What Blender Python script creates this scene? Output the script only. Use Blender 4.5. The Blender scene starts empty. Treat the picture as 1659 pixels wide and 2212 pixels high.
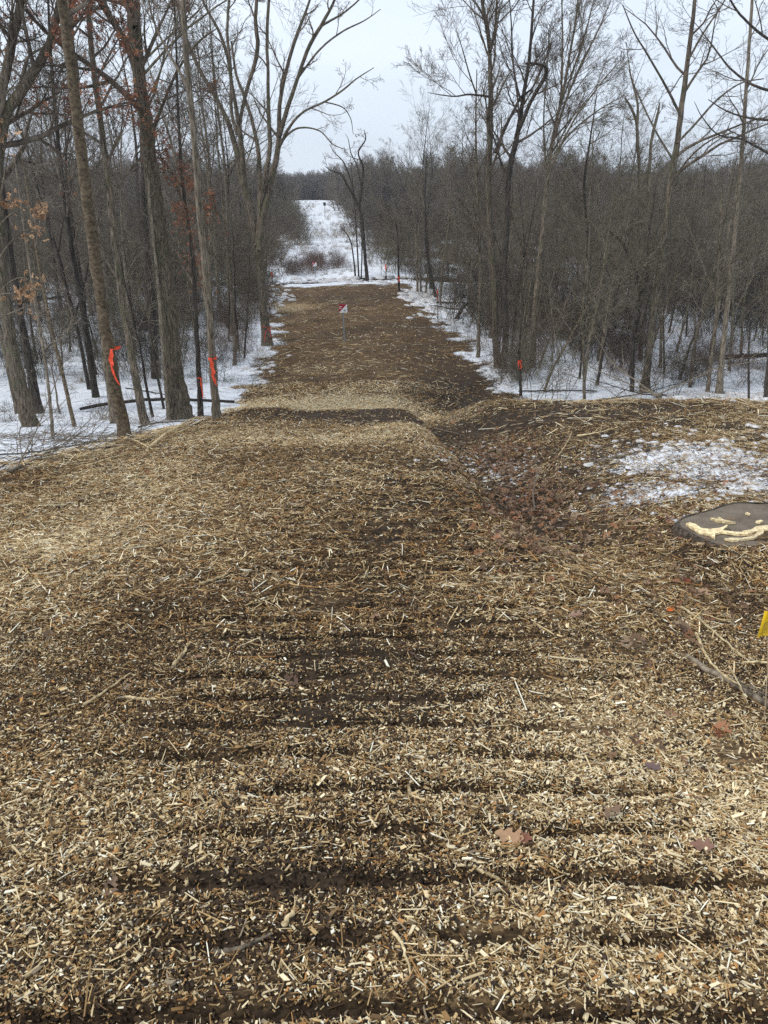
import bpy, math
import numpy as np
R_ = math.radians
sc = bpy.context.scene
COL = sc.collection
# ------------------------------------------------------------------ camera, world, sun, exposure
EYE = np.array([0.0, 0.0, 6.0]); PITCH = R_(23.4); F = 1663.0; CU, CV = 829.5, 1106.0
cam_d = bpy.data.cameras.new("camera"); cam = bpy.data.objects.new("camera", cam_d); COL.objects.link(cam)
cam.location = EYE; cam.rotation_euler = (math.pi/2 - PITCH, 0, 0)
cam_d.sensor_fit = 'VERTICAL'; cam_d.sensor_height = 36.0; cam_d.lens = 36.0*F/2212.0
cam_d.clip_start = 0.05; cam_d.clip_end = 3000
sc.camera = cam
SUN_EL, SUN_AZ = 48.0, -60.0
w = bpy.data.worlds.new("World"); sc.world = w; w.use_nodes = True
nt = w.node_tree; nt.nodes.clear()
def N(t, typ, **kw):
    n = t.nodes.new(typ)
    for k, v in kw.items(): setattr(n, k, v)
    return n
out = N(nt, 'ShaderNodeOutputWorld'); bg = N(nt, 'ShaderNodeBackground'); bg.inputs[1].default_value = 0.1
sky = N(nt, 'ShaderNodeTexSky'); sky.sky_type = 'NISHITA'; sky.sun_disc = False
sky.sun_elevation = R_(SUN_EL); sky.sun_rotation = R_(SUN_AZ); sky.dust_density = 2.0
tc = N(nt, 'ShaderNodeTexCoord'); mp = N(nt, 'ShaderNodeMapping'); mp.inputs['Scale'].default_value = (1, 1, 3.2)
no = N(nt, 'ShaderNodeTexNoise'); no.inputs['Scale'].default_value = 1.7; no.inputs['Detail'].default_value = 5; no.inputs['Roughness'].default_value = .45
rp = N(nt, 'ShaderNodeValToRGB'); rp.color_ramp.elements[0].position = .3; rp.color_ramp.elements[1].position = .72
rp.color_ramp.elements[0].color = (.50, .58, .695, 1); rp.color_ramp.elements[1].color = (.69, .76, .85, 1)
sm = N(nt, 'ShaderNodeVectorMath', operation='SCALE'); sm.inputs['Scale'].default_value = 9.4
mx = N(nt, 'ShaderNodeMix', data_type='RGBA'); mx.inputs[0].default_value = .88
nt.links.new(tc.outputs['Generated'], mp.inputs[0]); nt.links.new(mp.outputs[0], no.inputs['Vector'])
nt.links.new(no.outputs[0], rp.inputs[0]); nt.links.new(rp.outputs[0], sm.inputs[0])
nt.links.new(sky.outputs[0], mx.inputs[6]); nt.links.new(sm.outputs[0], mx.inputs[7])
nt.links.new(mx.outputs[2], bg.inputs[0]); nt.links.new(bg.outputs[0], out.inputs[0])
sd = bpy.data.lights.new("sun", 'SUN'); sun = bpy.data.objects.new("sun", sd); COL.objects.link(sun)
sd.energy = 1.1; sd.angle = R_(14); sd.color = (1.0, .96, .9)
sun.rotation_euler = (R_(90-SUN_EL), 0, R_(SUN_AZ) + math.pi)   # light comes from the upper left, a little behind the camera
sun.rotation_euler = (R_(90-SUN_EL), 0, R_(SUN_AZ))
vs = sc.view_settings; vs.view_transform = 'Standard'; vs.look = 'None'; vs.exposure = 0.58; vs.gamma = 1
sc.cycles.max_bounces = 5; sc.cycles.diffuse_bounces = 3; sc.cycles.use_denoising = False

# ------------------------------------------------------------------ numpy noise
def _h(ix, iy, s):
    n = (ix.astype(np.int64)*374761393 + iy.astype(np.int64)*668265263 + s*1442695041) & 0x7fffffff
    n = ((n ^ (n >> 13))*1274126177) & 0x7fffffff
    return ((n ^ (n >> 16)) & 0xffff)/65535.0
def vn(x, y, s=0):
    x = np.asarray(x, float); y = np.asarray(y, float)
    ix = np.floor(x); iy = np.floor(y); fx = x-ix; fy = y-iy
    fx = fx*fx*(3-2*fx); fy = fy*fy*(3-2*fy)
    a = _h(ix, iy, s); b = _h(ix+1, iy, s); c = _h(ix, iy+1, s); d = _h(ix+1, iy+1, s)
    return (a*(1-fx)+b*fx)*(1-fy) + (c*(1-fx)+d*fx)*fy
def fbm(x, y, s=0, o=3):
    t = 0; a = .5; q = 0
    for i in range(o):
        t = t + a*vn(x*2**i+17*i, y*2**i+31*i, s+i); q += a; a *= .5
    return t/q
def ss(a, b, x):
    t = np.clip((x-a)/(b-a), 0, 1); return t*t*(3-2*t)
# ------------------------------------------------------------------ terrain height
YC = [-6, 0, 12.6, 13.6, 16.4, 19, 24, 30, 48]; HC = [5.4, 4.4, 2.33, 1.98, .8, .5, .32, .25, .25]
YL = [-6, 0, 8, 11, 15, 19, 24, 30, 48];       HL = [5.4, 4.4, 3.02, 2.35, 1.3, .5, .2, .1, .1]
YR = [-6, 0, 8, 13.7, 14.6, 17, 19.5, 24, 48]; HR = [5.4, 4.4, 3.1, 2.28, 2.05, 1.1, .35, .15, .12]
GY = [4.0, 6.2, 7.8, 12.6, 14.5]; GX = [1.75, 1.35, 1.28, 1.0, .8]
def smooth_interp(y, Y, Z):
    return (np.interp(y-.35, Y, Z)+np.interp(y, Y, Z)+np.interp(y+.35, Y, Z))/3
def creek_y(x): return 50.4 + .9*np.sin(x*.31+1) + .35*np.sin(x*1.1) + .02*x
def Hb(x, y):
    x = np.asarray(x, float); y = np.asarray(y, float)
    wl = ss(-2.2, -4.6, x); wr = ss(.6, 2.2, x)
    far = np.interp(y, [48, 60, 110, 170, 260, 340], [0, 0, .5, .9, .5, -1.2])
    z = smooth_interp(y, YC, HC)*(1-wl)*(1-wr) + smooth_interp(y, YL, HL)*wl + smooth_interp(y, YR, HR)*wr + far
    g = np.interp(y, GY, GX); dx = x-g
    dep = np.interp(y, [3.6, 5.5, 7.5, 12.5, 14.2], [0, .22, .42, .42, 0])
    z = z - dep*np.where(dx < 0, np.exp(-(dx/.33)**2), np.exp(-(dx/(.95+.12*np.clip(y-6, 0, 6)))**2))
    z = z + .14*np.exp(-((y-12.7)/.5)**2)*ss(-3.4, -2.2, x)*ss(.9, .1, x)*(.5+vn(x*1.6, y, 5))
    z = z - .26*np.exp(-((x-2.62)/.42)**2-((y-4.55)/.33)**2)
    z = z - (.55+.75*vn(x*.35, 0*y+2, 12))*np.exp(-(np.abs(y-creek_y(x))/.95)**4)
    return z
def gul(x, y):
    dx = x-np.interp(y, GY, GX)
    return ss(4.6, 6., y)*ss(14.5, 12.5, y)*np.exp(-(dx/np.where(dx < 0, .28, .5))**2)
def tracks(x, y):
    yy = y + .05*(vn(x*1.3, y*.6, 3)-.5) + .02*x
    ph = (yy/.215) % 1.0; row = np.floor(yy/.215)
    a = .55*vn(x*1.9+row*7.3, row*3.1, 9)+.45*vn(x*5.2+row*5.1, row*1.7, 10)
    g = np.exp(-(np.abs(ph-.5)/.125)**2.6)
    m = ss(-1.05, -.5, x+.5*(vn(y*2, row, 4)-.5))*ss(1.25+.02*y, .8, x+.35*(vn(row*1.7, row, 8)-.5))
    m = m*ss(10.5, 6.5, y)*ss(.22, .5, a)
    return g*m
def rough(x, y):
    n = .05*(fbm(x*1.3, y*1.3, 21, 3)-.5) + .022*(fbm(x*6, y*6, 41, 2)-.5)
    near = ss(22, 12, y)
    n = n*(.4+.6*near)*(1+1.4*ss(1.2, 2.6, x-.1*y)*near*(1-np.exp(-((x-3.3)/.8)**4-((y-6.5)/.7)**4))) + .16*(fbm(x*.35, y*.35, 61, 3)-.5)*(1-near) + near*.014*(vn(x*22, y*22, 77)-.5)
    return n - .068*tracks(x, y)
def H(x, y): return Hb(x, y) + rough(x, y)
cp, sp = math.cos(PITCH), math.sin(PITCH)
def ray(u, v):
    a = (u-CU)/F; b = (CV-v)/F
    return np.array([a, cp+b*sp, -sp+b*cp])
def P(u, v, Y):                      # the point of the sight line that lies Y metres out
    d = ray(u, v); return EYE + d*(Y/d[1])
def hit(u, v):                       # where the sight line meets the ground
    d = ray(u, v); Y = np.concatenate([np.linspace(.5, 60, 3000), np.linspace(60, 400, 1500)])
    pts = EYE[None]+d[None]*(Y/d[1])[:, None]
    b = np.nonzero(pts[:, 2] < Hb(pts[:, 0], pts[:, 1]))[0]
    i = b[0] if len(b) else -1
    return pts[i]
def on(x, y, dz=0.): return np.array([x, y, float(H(x, y))+dz])
# chip-covered area: left and right edge by distance
XLy = [-6, 4, 6.5, 8.2, 9.5, 11, 13.4, 16, 19, 22, 25, 29, 33, 38, 42, 47]
XLx = [-9, -6.2, -5.0, -4.15, -3.9, -3.6, -3.45, -3.9, -3.9, -3.8, -4.0, -4.0, -4.6, -5.6, -6.3, -7.0]
XRy = [14.3, 15.2, 18, 20, 22.5, 25, 29, 34, 40, 44, 47]
XRx = [14., 5.2, 4.4, 4.2, 3.5, 3.4, 2.9, 2.6, 1.9, 1.7, 1.6]
def road(x, y):
    n = (fbm(x*1.1, y*1.1, 90, 3)-.5)
    k = .5+.03*y
    d = np.minimum(x-np.interp(y, XLy, XLx), np.interp(y, XRy, XRx)-x) + n*1.5*k
    d = np.minimum(d, (47.2-.04*x-y)*.5 + n*2)
    return d
BL = []
def blob(u, v, ru, rv, kind, amt):
    c = hit(u, v); L = float(np.linalg.norm(c-EYE)); e = hit(u, v-rv*.7); f = hit(u, v+rv*.7)
    ry = max(.05, abs(e[1]-f[1])/1.4)
    if ry > 12: ry = 12
    BL.append((c[0], c[1], ru*L/F, ry, kind, amt))
# pale, fresh chips
BL.append((-1.35, 19.2, 2.3, 1.75, 'p', 2.3)); BL.append((2.4, 19.5, 1.5, 3.2, 'd', .8)); blob(620, 664, 60, 8, 'p', 1.5); blob(1350, 1580, 300, 150, 'p', .75); blob(1620, 1750, 160, 150, 'p', .8)
blob(250, 1150, 260, 80, 'p', .4); blob(150, 1700, 260, 220, 'p', .3); blob(430, 1080, 200, 60, 'p', .3); blob(1480, 960, 260, 30, 'p', .15)
blob(1250, 2000, 300, 160, 'p', .3); blob(700, 800, 120, 20, 'p', .15)
# dark damp soil showing
blob(740, 903, 190, 14, 'd', 1.5); blob(880, 1180, 230, 110, 'd', .75); blob(820, 1480, 330, 130, 'd', .75); blob(930, 1050, 160, 60, 'd', .35)
blob(1180, 905, 220, 24, 'd', .75); blob(1610, 1285, 110, 60, 'd', 1.6); blob(1330, 880, 420, 12, 'd', .8); blob(1500, 1600, 120, 60, 'd', .25)
blob(1120, 1100, 90, 90, 'd', .6); blob(640, 1900, 260, 130, 'd', .7); blob(330, 2080, 300, 120, 'd', .45); blob(950, 1900, 500, 60, 'd', .4)
blob(450, 1350, 260, 60, 'd', .3); blob(1560, 1480, 150, 60, 'd', .5); blob(1020, 850, 110, 60, 'd', .7); blob(1450, 905, 260, 24, 'd', .6); blob(1280, 1000, 330, 90, 'd', .6); blob(860, 720, 200, 60, 'd', .3); blob(800, 640, 140, 18, 'd', .5)
# snow lying on the bank
blob(1500, 990, 250, 52, 's', 1.1); blob(1590, 1030, 150, 62, 's', 1.1); blob(1400, 1065, 180, 44, 's', .95); blob(1350, 985, 90, 26, 's', .7); blob(1330, 1070, 130, 40, 's', .5); blob(1500, 1130, 40, 12, 's', 1.2); blob(1120, 1010, 60, 20, 's', .45)
blob(1130, 940, 90, 14, 's', .2); blob(665, 637, 34, 5, 's', .62); blob(612, 640, 14, 8, 's', .8)
blob(1500, 858, 190, 8, 's', 1.2); blob(1620, 856, 80, 10, 's', 1.3); blob(1000, 955, 50, 16, 's', .3)
def corridor(y):
    c = -.075*y+.8
    l = np.where(y < 47, np.interp(y, XLy, XLx), c-np.interp(y, [47, 57, 110, 150, 220], [4.6, 2.8, 2.6, 8, 15]))
    r = np.where(y < 47, np.interp(y, XRy, XRx), c+np.interp(y, [47, 60, 220], [3.4, 2.3, 2.6]))
    return l, r
def fields(x, y):
    o = {'p': 0*x, 'd': 0*x, 's': 0*x}
    n = .75+.5*fbm(x*.9, y*.9, 33, 2)
    for cx, cy, rx, ry, k, a in BL:
        o[k] = np.maximum(o[k], a*n*np.exp(-((x-cx)/rx)**2-((y-cy)/ry)**2)) if k != 'd' else o[k]+a*n*np.exp(-((x-cx)/rx)**2-((y-cy)/ry)**2)
    return o
# ------------------------------------------------------------------ material helpers
def material(name, rough_=.85):
    m = bpy.data.materials.new(name); m.use_nodes = True
    b = m.node_tree.nodes['Principled BSDF']; b.inputs['Roughness'].default_value = rough_
    b.inputs['Specular IOR Level'].default_value = .25
    return m, m.node_tree, b
def ramp(t, stops, interp='LINEAR'):
    r = N(t, 'ShaderNodeValToRGB'); r.color_ramp.interpolation = interp
    e = r.color_ramp.elements
    while len(e) < len(stops): e.new(.5)
    for i, (p, c) in enumerate(stops):
        e[i].position = p; e[i].color = (c[0], c[1], c[2], 1) if not isinstance(c, (int, float)) else (c, c, c, 1)
    return r
def noise(t, vec, scale, detail=3, rgh=.55):
    n = N(t, 'ShaderNodeTexNoise'); n.inputs['Scale'].default_value = scale; n.inputs['Detail'].default_value = detail
    n.inputs['Roughness'].default_value = rgh
    if vec is not None: t.links.new(vec, n.inputs['Vector'])
    return n
def mapping(t, vec, scale=(1, 1, 1), rot=(0, 0, 0)):
    m = N(t, 'ShaderNodeMapping'); m.inputs['Scale'].default_value = scale; m.inputs['Rotation'].default_value = rot
    t.links.new(vec, m.inputs[0]); return m.outputs[0]
def mixc(t, fac, a, b, blend='MIX'):
    m = N(t, 'ShaderNodeMix', data_type='RGBA', blend_type=blend)
    for sock, val in ((0, fac), (6, a), (7, b)):
        if isinstance(val, (int, float)): m.inputs[sock].default_value = val
        elif isinstance(val, tuple): m.inputs[sock].default_value = (*val, 1)
        else: t.links.new(val, m.inputs[sock])
    return m.outputs[2]
def mth(t, op, a, b=0., clamp=False):
    m = N(t, 'ShaderNodeMath', operation=op); m.use_clamp = clamp
    for i, val in enumerate((a, b)):
        if isinstance(val, (int, float)): m.inputs[i].default_value = val
        else: t.links.new(val, m.inputs[i])
    return m.outputs[0]
def bump(t, b, h, strength=.5, dist=.02):
    n = N(t, 'ShaderNodeBump'); n.inputs['Strength'].default_value = strength; n.inputs['Distance'].default_value = dist
    t.links.new(h, n.inputs['Height']); t.links.new(n.outputs[0], b.inputs['Normal'])
def bark(name, dark, light, vs_=9., zsq=.16, bs=.9, moss=None, bd=.02):
    m, t, b = material(name, .92)
    o = N(t, 'ShaderNodeTexCoord').outputs['Object']
    oi = N(t, 'ShaderNodeObjectInfo')
    v = mapping(t, o, (1, 1, zsq))
    n1 = noise(t, v, vs_*2.3, 6, .7); n2 = noise(t, o, 1.3, 3)
    r = ramp(t, [(.36, tuple(.75*q for q in dark)), (.5, tuple(.45*p+.5*q for p, q in zip(dark, light))), (.63, tuple(1.12*q for q in light))])
    t.links.new(n1.outputs[0], r.inputs[0])
    c = mixc(t, .45, r.outputs[0], n2.outputs[0], 'OVERLAY')
    if moss:
        r2 = ramp(t, [(.5, 0.), (.62, 1.)]); t.links.new(noise(t, o, 2.1, 4).outputs[0], r2.inputs[0])
        c = mixc(t, mth(t, 'MULTIPLY', r2.outputs[0], .45), c, moss)
    hs = N(t, 'ShaderNodeHueSaturation'); t.links.new(c, hs.inputs['Color'])
    t.links.new(mth(t, 'ADD', mth(t, 'MULTIPLY', oi.outputs['Random'], .5), .78), hs.inputs['Value'])
    t.links.new(hs.outputs[0], b.inputs['Base Color'])
    bump(t, b, n1.outputs[0], bs, bd)
    return m
def plain(name, c, rgh=.8, var=.25, scale=12.):
    m, t, b = material(name, rgh)
    o = N(t, 'ShaderNodeTexCoord').outputs['Object']
    n = noise(t, o, scale, 3)
    c2 = mixc(t, var, c, n.outputs[0], 'OVERLAY'); t.links.new(c2, b.inputs['Base Color'])
    return m
def vcol(name, rgh=.8, spec=.25, detail=True):
    m, t, b = material(name, rgh); b.inputs['Specular IOR Level'].default_value = spec
    a = N(t, 'ShaderNodeAttribute', attribute_name='col').outputs['Color']
    if detail:
        g = N(t, 'ShaderNodeNewGeometry').outputs['Position']
        n = noise(t, g, 260., 2)
        a = mixc(t, .35, a, n.outputs[0], 'OVERLAY')
    t.links.new(a, b.inputs['Base Color'])
    return m
# ------------------------------------------------------------------ object helpers
def tag(o, label=None, cat=None, group=None, kind=None):
    if label: o['label'] = label
    if cat: o['category'] = cat
    if group: o['group'] = group
    if kind: o['kind'] = kind
    return o
def empty(name, loc, label=None, cat=None, group=None):
    o = bpy.data.objects.new(name, None); COL.objects.link(o); o.location = loc; o.empty_display_size = .2
    return tag(o, label, cat, group)
def mesh_np(name, V, Fq, mat, smooth=True, cols=None):
    me = bpy.data.meshes.new(name)
    V = np.ascontiguousarray(V, dtype=np.float32); Fq = np.ascontiguousarray(Fq, dtype=np.int32)
    k = Fq.shape[1]; nf = len(Fq)
    me.vertices.add(len(V)); me.vertices.foreach_set('co', V.ravel())
    me.loops.add(nf*k); me.loops.foreach_set('vertex_index', Fq.ravel())
    me.polygons.add(nf); me.polygons.foreach_set('loop_start', np.arange(0, nf*k, k, dtype=np.int32))
    if smooth: me.polygons.foreach_set('use_smooth', np.ones(nf, bool))
    else: me.polygons.foreach_set('use_smooth', np.zeros(nf, bool))
    if cols is not None:
        a = me.color_attributes.new('col', 'FLOAT_COLOR', 'POINT')
        c = np.ones((len(V), 4), np.float32); c[:, :3] = cols; a.data.foreach_set('color', c.ravel())
    if mat: me.materials.append(mat)
    me.update(calc_edges=True)
    return me
def link(name, me, parent=None, loc=(0, 0, 0)):
    o = bpy.data.objects.new(name, me); COL.objects.link(o); o.location = loc
    if parent is not None: o.parent = parent
    return o
def tubes(pts, rad, sides, ridge=None, rng=None):
    """pts [N,K,3], rad [N,K] -> vertices and quads of N tapering tubes"""
    Nn, K, _ = pts.shape
    tan = np.gradient(pts, axis=1); tan /= np.linalg.norm(tan, axis=2, keepdims=True)+1e-9
    t0 = tan.mean(axis=1); ref = np.where(np.abs(t0[:, 2:3]) < .8, np.array([[0, 0, 1.]]), np.array([[1., 0, 0]]))
    ref = np.repeat(ref[:, None], K, 1)
    u = np.cross(tan, ref); u /= np.linalg.norm(u, axis=2, keepdims=True)+1e-9
    v = np.cross(tan, u)
    a = np.arange(sides)*2*math.pi/sides
    rr = rad[:, :, None]*np.ones(sides)
    if ridge is not None: rr = rr*ridge
    V = pts[:, :, None]+rr[..., None]*(np.cos(a)[None, None, :, None]*u[:, :, None]+np.sin(a)[None, None, :, None]*v[:, :, None])
    V = V.reshape(-1, 3)
    idx = np.arange(Nn*K*sides).reshape(Nn, K, sides)
    nx = np.roll(idx, -1, axis=2)
    Fq = np.stack([idx[:, :-1], nx[:, :-1], nx[:, 1:], idx[:, 1:]], axis=-1).reshape(-1, 4)
    return V, Fq
def merge(parts):
    Vs, Fs, o = [], [], 0
    for V, Fq in parts:
        Vs.append(V); Fs.append(Fq+o); o += len(V)
    return np.concatenate(Vs), np.concatenate(Fs)
def chains(rng, P0, D, L, r0, r1, K, wig, trop):
    n = len(P0); pts = np.zeros((n, K, 3)); pts[:, 0] = P0; d = D.copy()
    for k in range(1, K):
        d = d + wig*rng.normal(size=(n, 3)); d[:, 2] += trop
        d /= np.linalg.norm(d, axis=1, keepdims=True)
        pts[:, k] = pts[:, k-1]+d*(L/(K-1))[:, None]
    t = np.linspace(0, 1, K)[None]
    return pts, r0[:, None]*(1-t)+(r1*np.ones(n))[:, None]*t
def kids(rng, pts, rad, L, m, t0, t1, ang, ratio, rr, minr=.0, taper=.55):
    n, K, _ = pts.shape
    t = t0+(t1-t0)*((np.arange(m)[None]+rng.random((n, m)))/m)
    fi = t*(K-1); i = np.minimum(fi.astype(int), K-2); f = (fi-i)[..., None]
    ar = np.arange(n)[:, None]
    p = pts[ar, i]*(1-f)+pts[ar, i+1]*f
    d = pts[ar, i+1]-pts[ar, i]; d /= np.linalg.norm(d, axis=2, keepdims=True)+1e-9
    r = rad[ar, i]*(1-f[..., 0])+rad[ar, i+1]*f[..., 0]
    rv = rng.normal(size=(n, m, 3)); perp = rv-(rv*d).sum(2, keepdims=True)*d
    perp /= np.linalg.norm(perp, axis=2, keepdims=True)
    th = R_(ang)*(.7+.6*rng.random((n, m)))[..., None]
    nd = d*np.cos(th)+perp*np.sin(th)
    l = L[:, None]*ratio*(1-taper*(t-t0)/(1-t0+1e-6))*(.7+.6*rng.random((n, m)))
    return p.reshape(-1, 3), nd.reshape(-1, 3), l.ravel(), np.maximum(r.ravel()*rr, minr)
def crown_from(rng, stems, spec, minr=.003):
    """stems: list of (pts[K,3], rad[K], t0); spec: list of (count per metre or number, angle, ratio, wiggle, tropism, K, sides)"""
    parts = []; tips = []
    P0 = []; D0 = []; L0 = []; R0 = []
    m, ang, ratio, wig, trop, K, sides = spec[0]
    for pts, rad, t0, Lr in stems:
        seg = np.linalg.norm(np.diff(pts, axis=0), axis=1).sum()
        n = max(2, int(m*seg*(1-t0)))
        p, d, l, r = kids(rng, pts[None], rad[None], np.array([Lr]), n, t0, .99, ang, ratio, .55, minr, .5)
        P0.append(p); D0.append(d); L0.append(l); R0.append(r)
    p, d, l, r = (np.concatenate(q) for q in (P0, D0, L0, R0))
    for lev in range(len(spec)):
        m, ang, ratio, wig, trop, K, sides = spec[lev]
        r = np.minimum(r, .028*l+.004)
        pts, rad = chains(rng, p, d, l, r, np.maximum(r*.25, minr*.7), K, wig, trop)
        parts.append(tubes(pts, rad, sides))
        if lev == len(spec)-1: tips = pts; break
        m2, ang2, ratio2 = spec[lev+1][:3]
        p, d, l, r = kids(rng, pts, rad, l, m2, .18, .98, ang2, ratio2, .6, minr, .45)
    V, Fq = merge(parts)
    return V, Fq, tips
# ------------------------------------------------------------------ materials
M_trunk = bark('bark_grey_brown', (.055, .042, .029), (.25, .20, .145), 11, .17, 1., (.10, .11, .055))
M_rough = bark('bark_furrowed', (.042, .032, .022), (.24, .19, .135), 15, .13, 1., (.09, .10, .05), .04)
M_smooth = bark('bark_smooth_olive', (.065, .048, .030), (.185, .140, .088), 7, 1.4, .35, None, .008)
M_tan = bark('bark_pale_tan', (.09, .072, .05), (.29, .24, .175), 15, .16, .9, None, .015)
M_dark = bark('bark_dark', (.022, .019, .015), (.085, .07, .055), 12, .12, .9)
M_twig = bark('twig_brown', (.088, .067, .048), (.21, .168, .125), 3, .6, .2)
M_twigg = bark('twig_grey', (.105, .086, .064), (.24, .20, .155), 3, .6, .2)
M_twigo = bark('twig_olive', (.080, .070, .044), (.195, .170, .115), 3, .6, .2)
M_twigr = bark('twig_reddish', (.085, .055, .042), (.20, .135, .105), 3, .6, .2)
M_grass = bark('dry_grass_straw', (.16, .12, .06), (.42, .33, .19), 3, .6, .2)
M_ribbon = plain('ribbon_orange', (.86, .095, .04), .5, .12, 30)
M_chip = vcol('wood_chip_wood', .8); M_leaf = vcol('dead_leaf', .65, .3, False)
M_stick = bark('stick_bark', (.07, .055, .04), (.26, .21, .15), 10, .4, .5)
M_split = bark('split_wood', (.38, .27, .13), (.78, .62, .36), 14, .3, .5)
# ------------------------------------------------------------------ ground sheet
def build_ground():
    ys = [-6.0]
    while ys[-1] < 620:
        y = ys[-1]
        ys.append(y + (.2 if y < .3 else max(.018, .0075*y) if y < 45 or y > 55 else .16))
    ys = np.array(ys); t = np.linspace(-1, 1, 420)
    t = np.sign(t)*(.62*np.abs(t)+.38*np.abs(t)**4*2.2)
    hw = 2.6+.62*np.clip(ys, 0, None); X = t[None]*hw[:, None]; Y = np.repeat(ys[:, None], len(t), 1)
    Z = H(X, Y); V = np.stack([X, Y, Z], -1).reshape(-1, 3)
    ny, nx = X.shape; idx = np.arange(ny*nx).reshape(ny, nx)
    Fq = np.stack([idx[:-1, :-1], idx[:-1, 1:], idx[1:, 1:], idx[1:, :-1]], -1).reshape(-1, 4)
    x, y = V[:, 0], V[:, 1]
    f = fields(x, y); d = road(x, y)
    snow = np.clip(.5-d*.9/(1+.02*y), 0, 1)
    snow = np.maximum(snow, np.clip(f['s']*1.15, 0, 1)*.62)
    er_ = corridor(y); off = np.maximum(er_[0]-x, x-er_[1]); wd = ss(.5, 3.5, off)*ss(38, 70, y)
    snow = snow*(1-wd*np.clip(.55+1.3*(fbm(x*.5, y*.25, 15, 3)-.5)+.3*ss(60, 110, y), 0, .97)); snow = snow*ss(226, 216, y)
    steep = np.exp(-(np.abs(y-creek_y(x)-.75)/.42)**2)*ss(.36, .46, fbm(x*.22, y*0+3, 55, 2))
    snow = snow*(1-steep)
    dk = np.clip(f['d']+1.*tracks(x, y)+.6*gul(x, y)+1.2*steep, 0, 1.3)
    c = np.stack([snow, f['p'], dk], -1)
    me = mesh_np('ground', V, Fq, None, True, c)
    # second attribute: orange-brown far chips / earth bank
    m, tr, b = material('ground_surface', .9)
    g = N(tr, 'ShaderNodeNewGeometry').outputs['Position']
    a = N(tr, 'ShaderNodeAttribute', attribute_name='col').outputs['Color']
    sep = N(tr, 'ShaderNodeSeparateColor'); tr.links.new(a, sep.inputs[0])
    S, Pp, Dk = sep.outputs
    sx = N(tr, 'ShaderNodeSeparateXYZ'); tr.links.new(g, sx.inputs[0])
    # chips texture: three turned, stretched voronoi layers
    def vor(scale, sq, rot):
        v = N(tr, 'ShaderNodeTexVoronoi'); v.inputs['Scale'].default_value = scale
        wv = noise(tr, g, 9, 2); vv = N(tr, 'ShaderNodeVectorMath', operation='ADD')
        tr.links.new(mapping(tr, g, (1, sq, 1), (0, 0, rot)), vv.inputs[0])
        sc_ = N(tr, 'ShaderNodeVectorMath', operation='SCALE'); sc_.inputs['Scale'].default_value = .06
        tr.links.new(wv.outputs['Color'], sc_.inputs[0]); tr.links.new(sc_.outputs[0], vv.inputs[1])
        tr.links.new(vv.outputs[0], v.inputs['Vector']); return v
    va = vor(34, 3.2, .5); vb = vor(27, 3.5, -1.0); vc = vor(60, 2.2, 1.9)
    sa = N(tr, 'ShaderNodeSeparateColor'); tr.links.new(va.outputs['Color'], sa.inputs[0])
    sb = N(tr, 'ShaderNodeSeparateColor'); tr.links.new(vb.outputs['Color'], sb.inputs[0])
    sc2 = N(tr, 'ShaderNodeSeparateColor'); tr.links.new(vc.outputs['Color'], sc2.inputs[0])
    tone = ramp(tr, [(0, (.03, .019, .010)), (.3, (.08, .05, .024)), (.55, (.17, .108, .052)), (.8, (.34, .23, .115)), (1, (.56, .42, .235))])
    mid = noise(tr, g, 1.1, 5, .6); mid2 = noise(tr, g, 7, 4, .65)
    v0 = mth(tr, 'MULTIPLY', mth(tr, 'ADD', sa.outputs[0], mth(tr, 'MULTIPLY', sb.outputs[0], .8)), .42)
    v0 = mth(tr, 'ADD', v0, mth(tr, 'MULTIPLY', mth(tr, 'SUBTRACT', mid.outputs[0], .5), 1.5))
    v0 = mth(tr, 'ADD', v0, mth(tr, 'MULTIPLY', mth(tr, 'SUBTRACT', mid2.outputs[0], .5), .7))
    v0 = mth(tr, 'ADD', v0, mth(tr, 'MULTIPLY', mth(tr, 'SUBTRACT', sc2.outputs[0], .5), .25))
    v0 = mth(tr, 'ADD', v0, mth(tr, 'MULTIPLY', Pp, .62))
    v0 = mth(tr, 'SUBTRACT', v0, mth(tr, 'MULTIPLY', Dk, .38), True)
    tr.links.new(v0, tone.inputs[0])
    # farther chips are older and browner
    rfar = N(tr, 'ShaderNodeMapRange'); rfar.inputs[1].default_value = 21; rfar.inputs[2].default_value = 26
    tr.links.new(sx.outputs[1], rfar.inputs[0])
    old = mixc(tr, mth(tr, 'MULTIPLY', rfar.outputs[0], .5), tone.outputs[0], mixc(tr, .7, tone.outputs[0], (.25, .145, .062), 'MIX'))
    soilr = ramp(tr, [(.3, (.030, .0205, .013)), (.7, (.092, .064, .041))]); tr.links.new(mid2.outputs[0], soilr.inputs[0])
    sf = mth(tr, 'ADD', mth(tr, 'MULTIPLY', Dk, .8), mth(tr, 'MULTIPLY', mth(tr, 'SUBTRACT', mid2.outputs[0], .55), 1.6), True)
    chips = mixc(tr, sf, old, soilr.outputs[0])
    # snow
    sn = noise(tr, g, 2.3, 6, .7); sn2 = noise(tr, g, 14, 4, .7); sn3 = noise(tr, g, 45, 3, .6)
    snc = ramp(tr, [(.3, (.62, .64, .66)), (.6, (.86, .88, .91))]); tr.links.new(sn.outputs[0], snc.inputs[0])
    e = mth(tr, 'ADD', S, mth(tr, 'MULTIPLY', mth(tr, 'SUBTRACT', sn.outputs[0], .5), .75))
    e = mth(tr, 'ADD', e, mth(tr, 'MULTIPLY', mth(tr, 'SUBTRACT', sn2.outputs[0], .5), .9))
    e = mth(tr, 'ADD', e, mth(tr, 'MULTIPLY', mth(tr, 'SUBTRACT', sn3.outputs[0], .5), .5))
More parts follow.
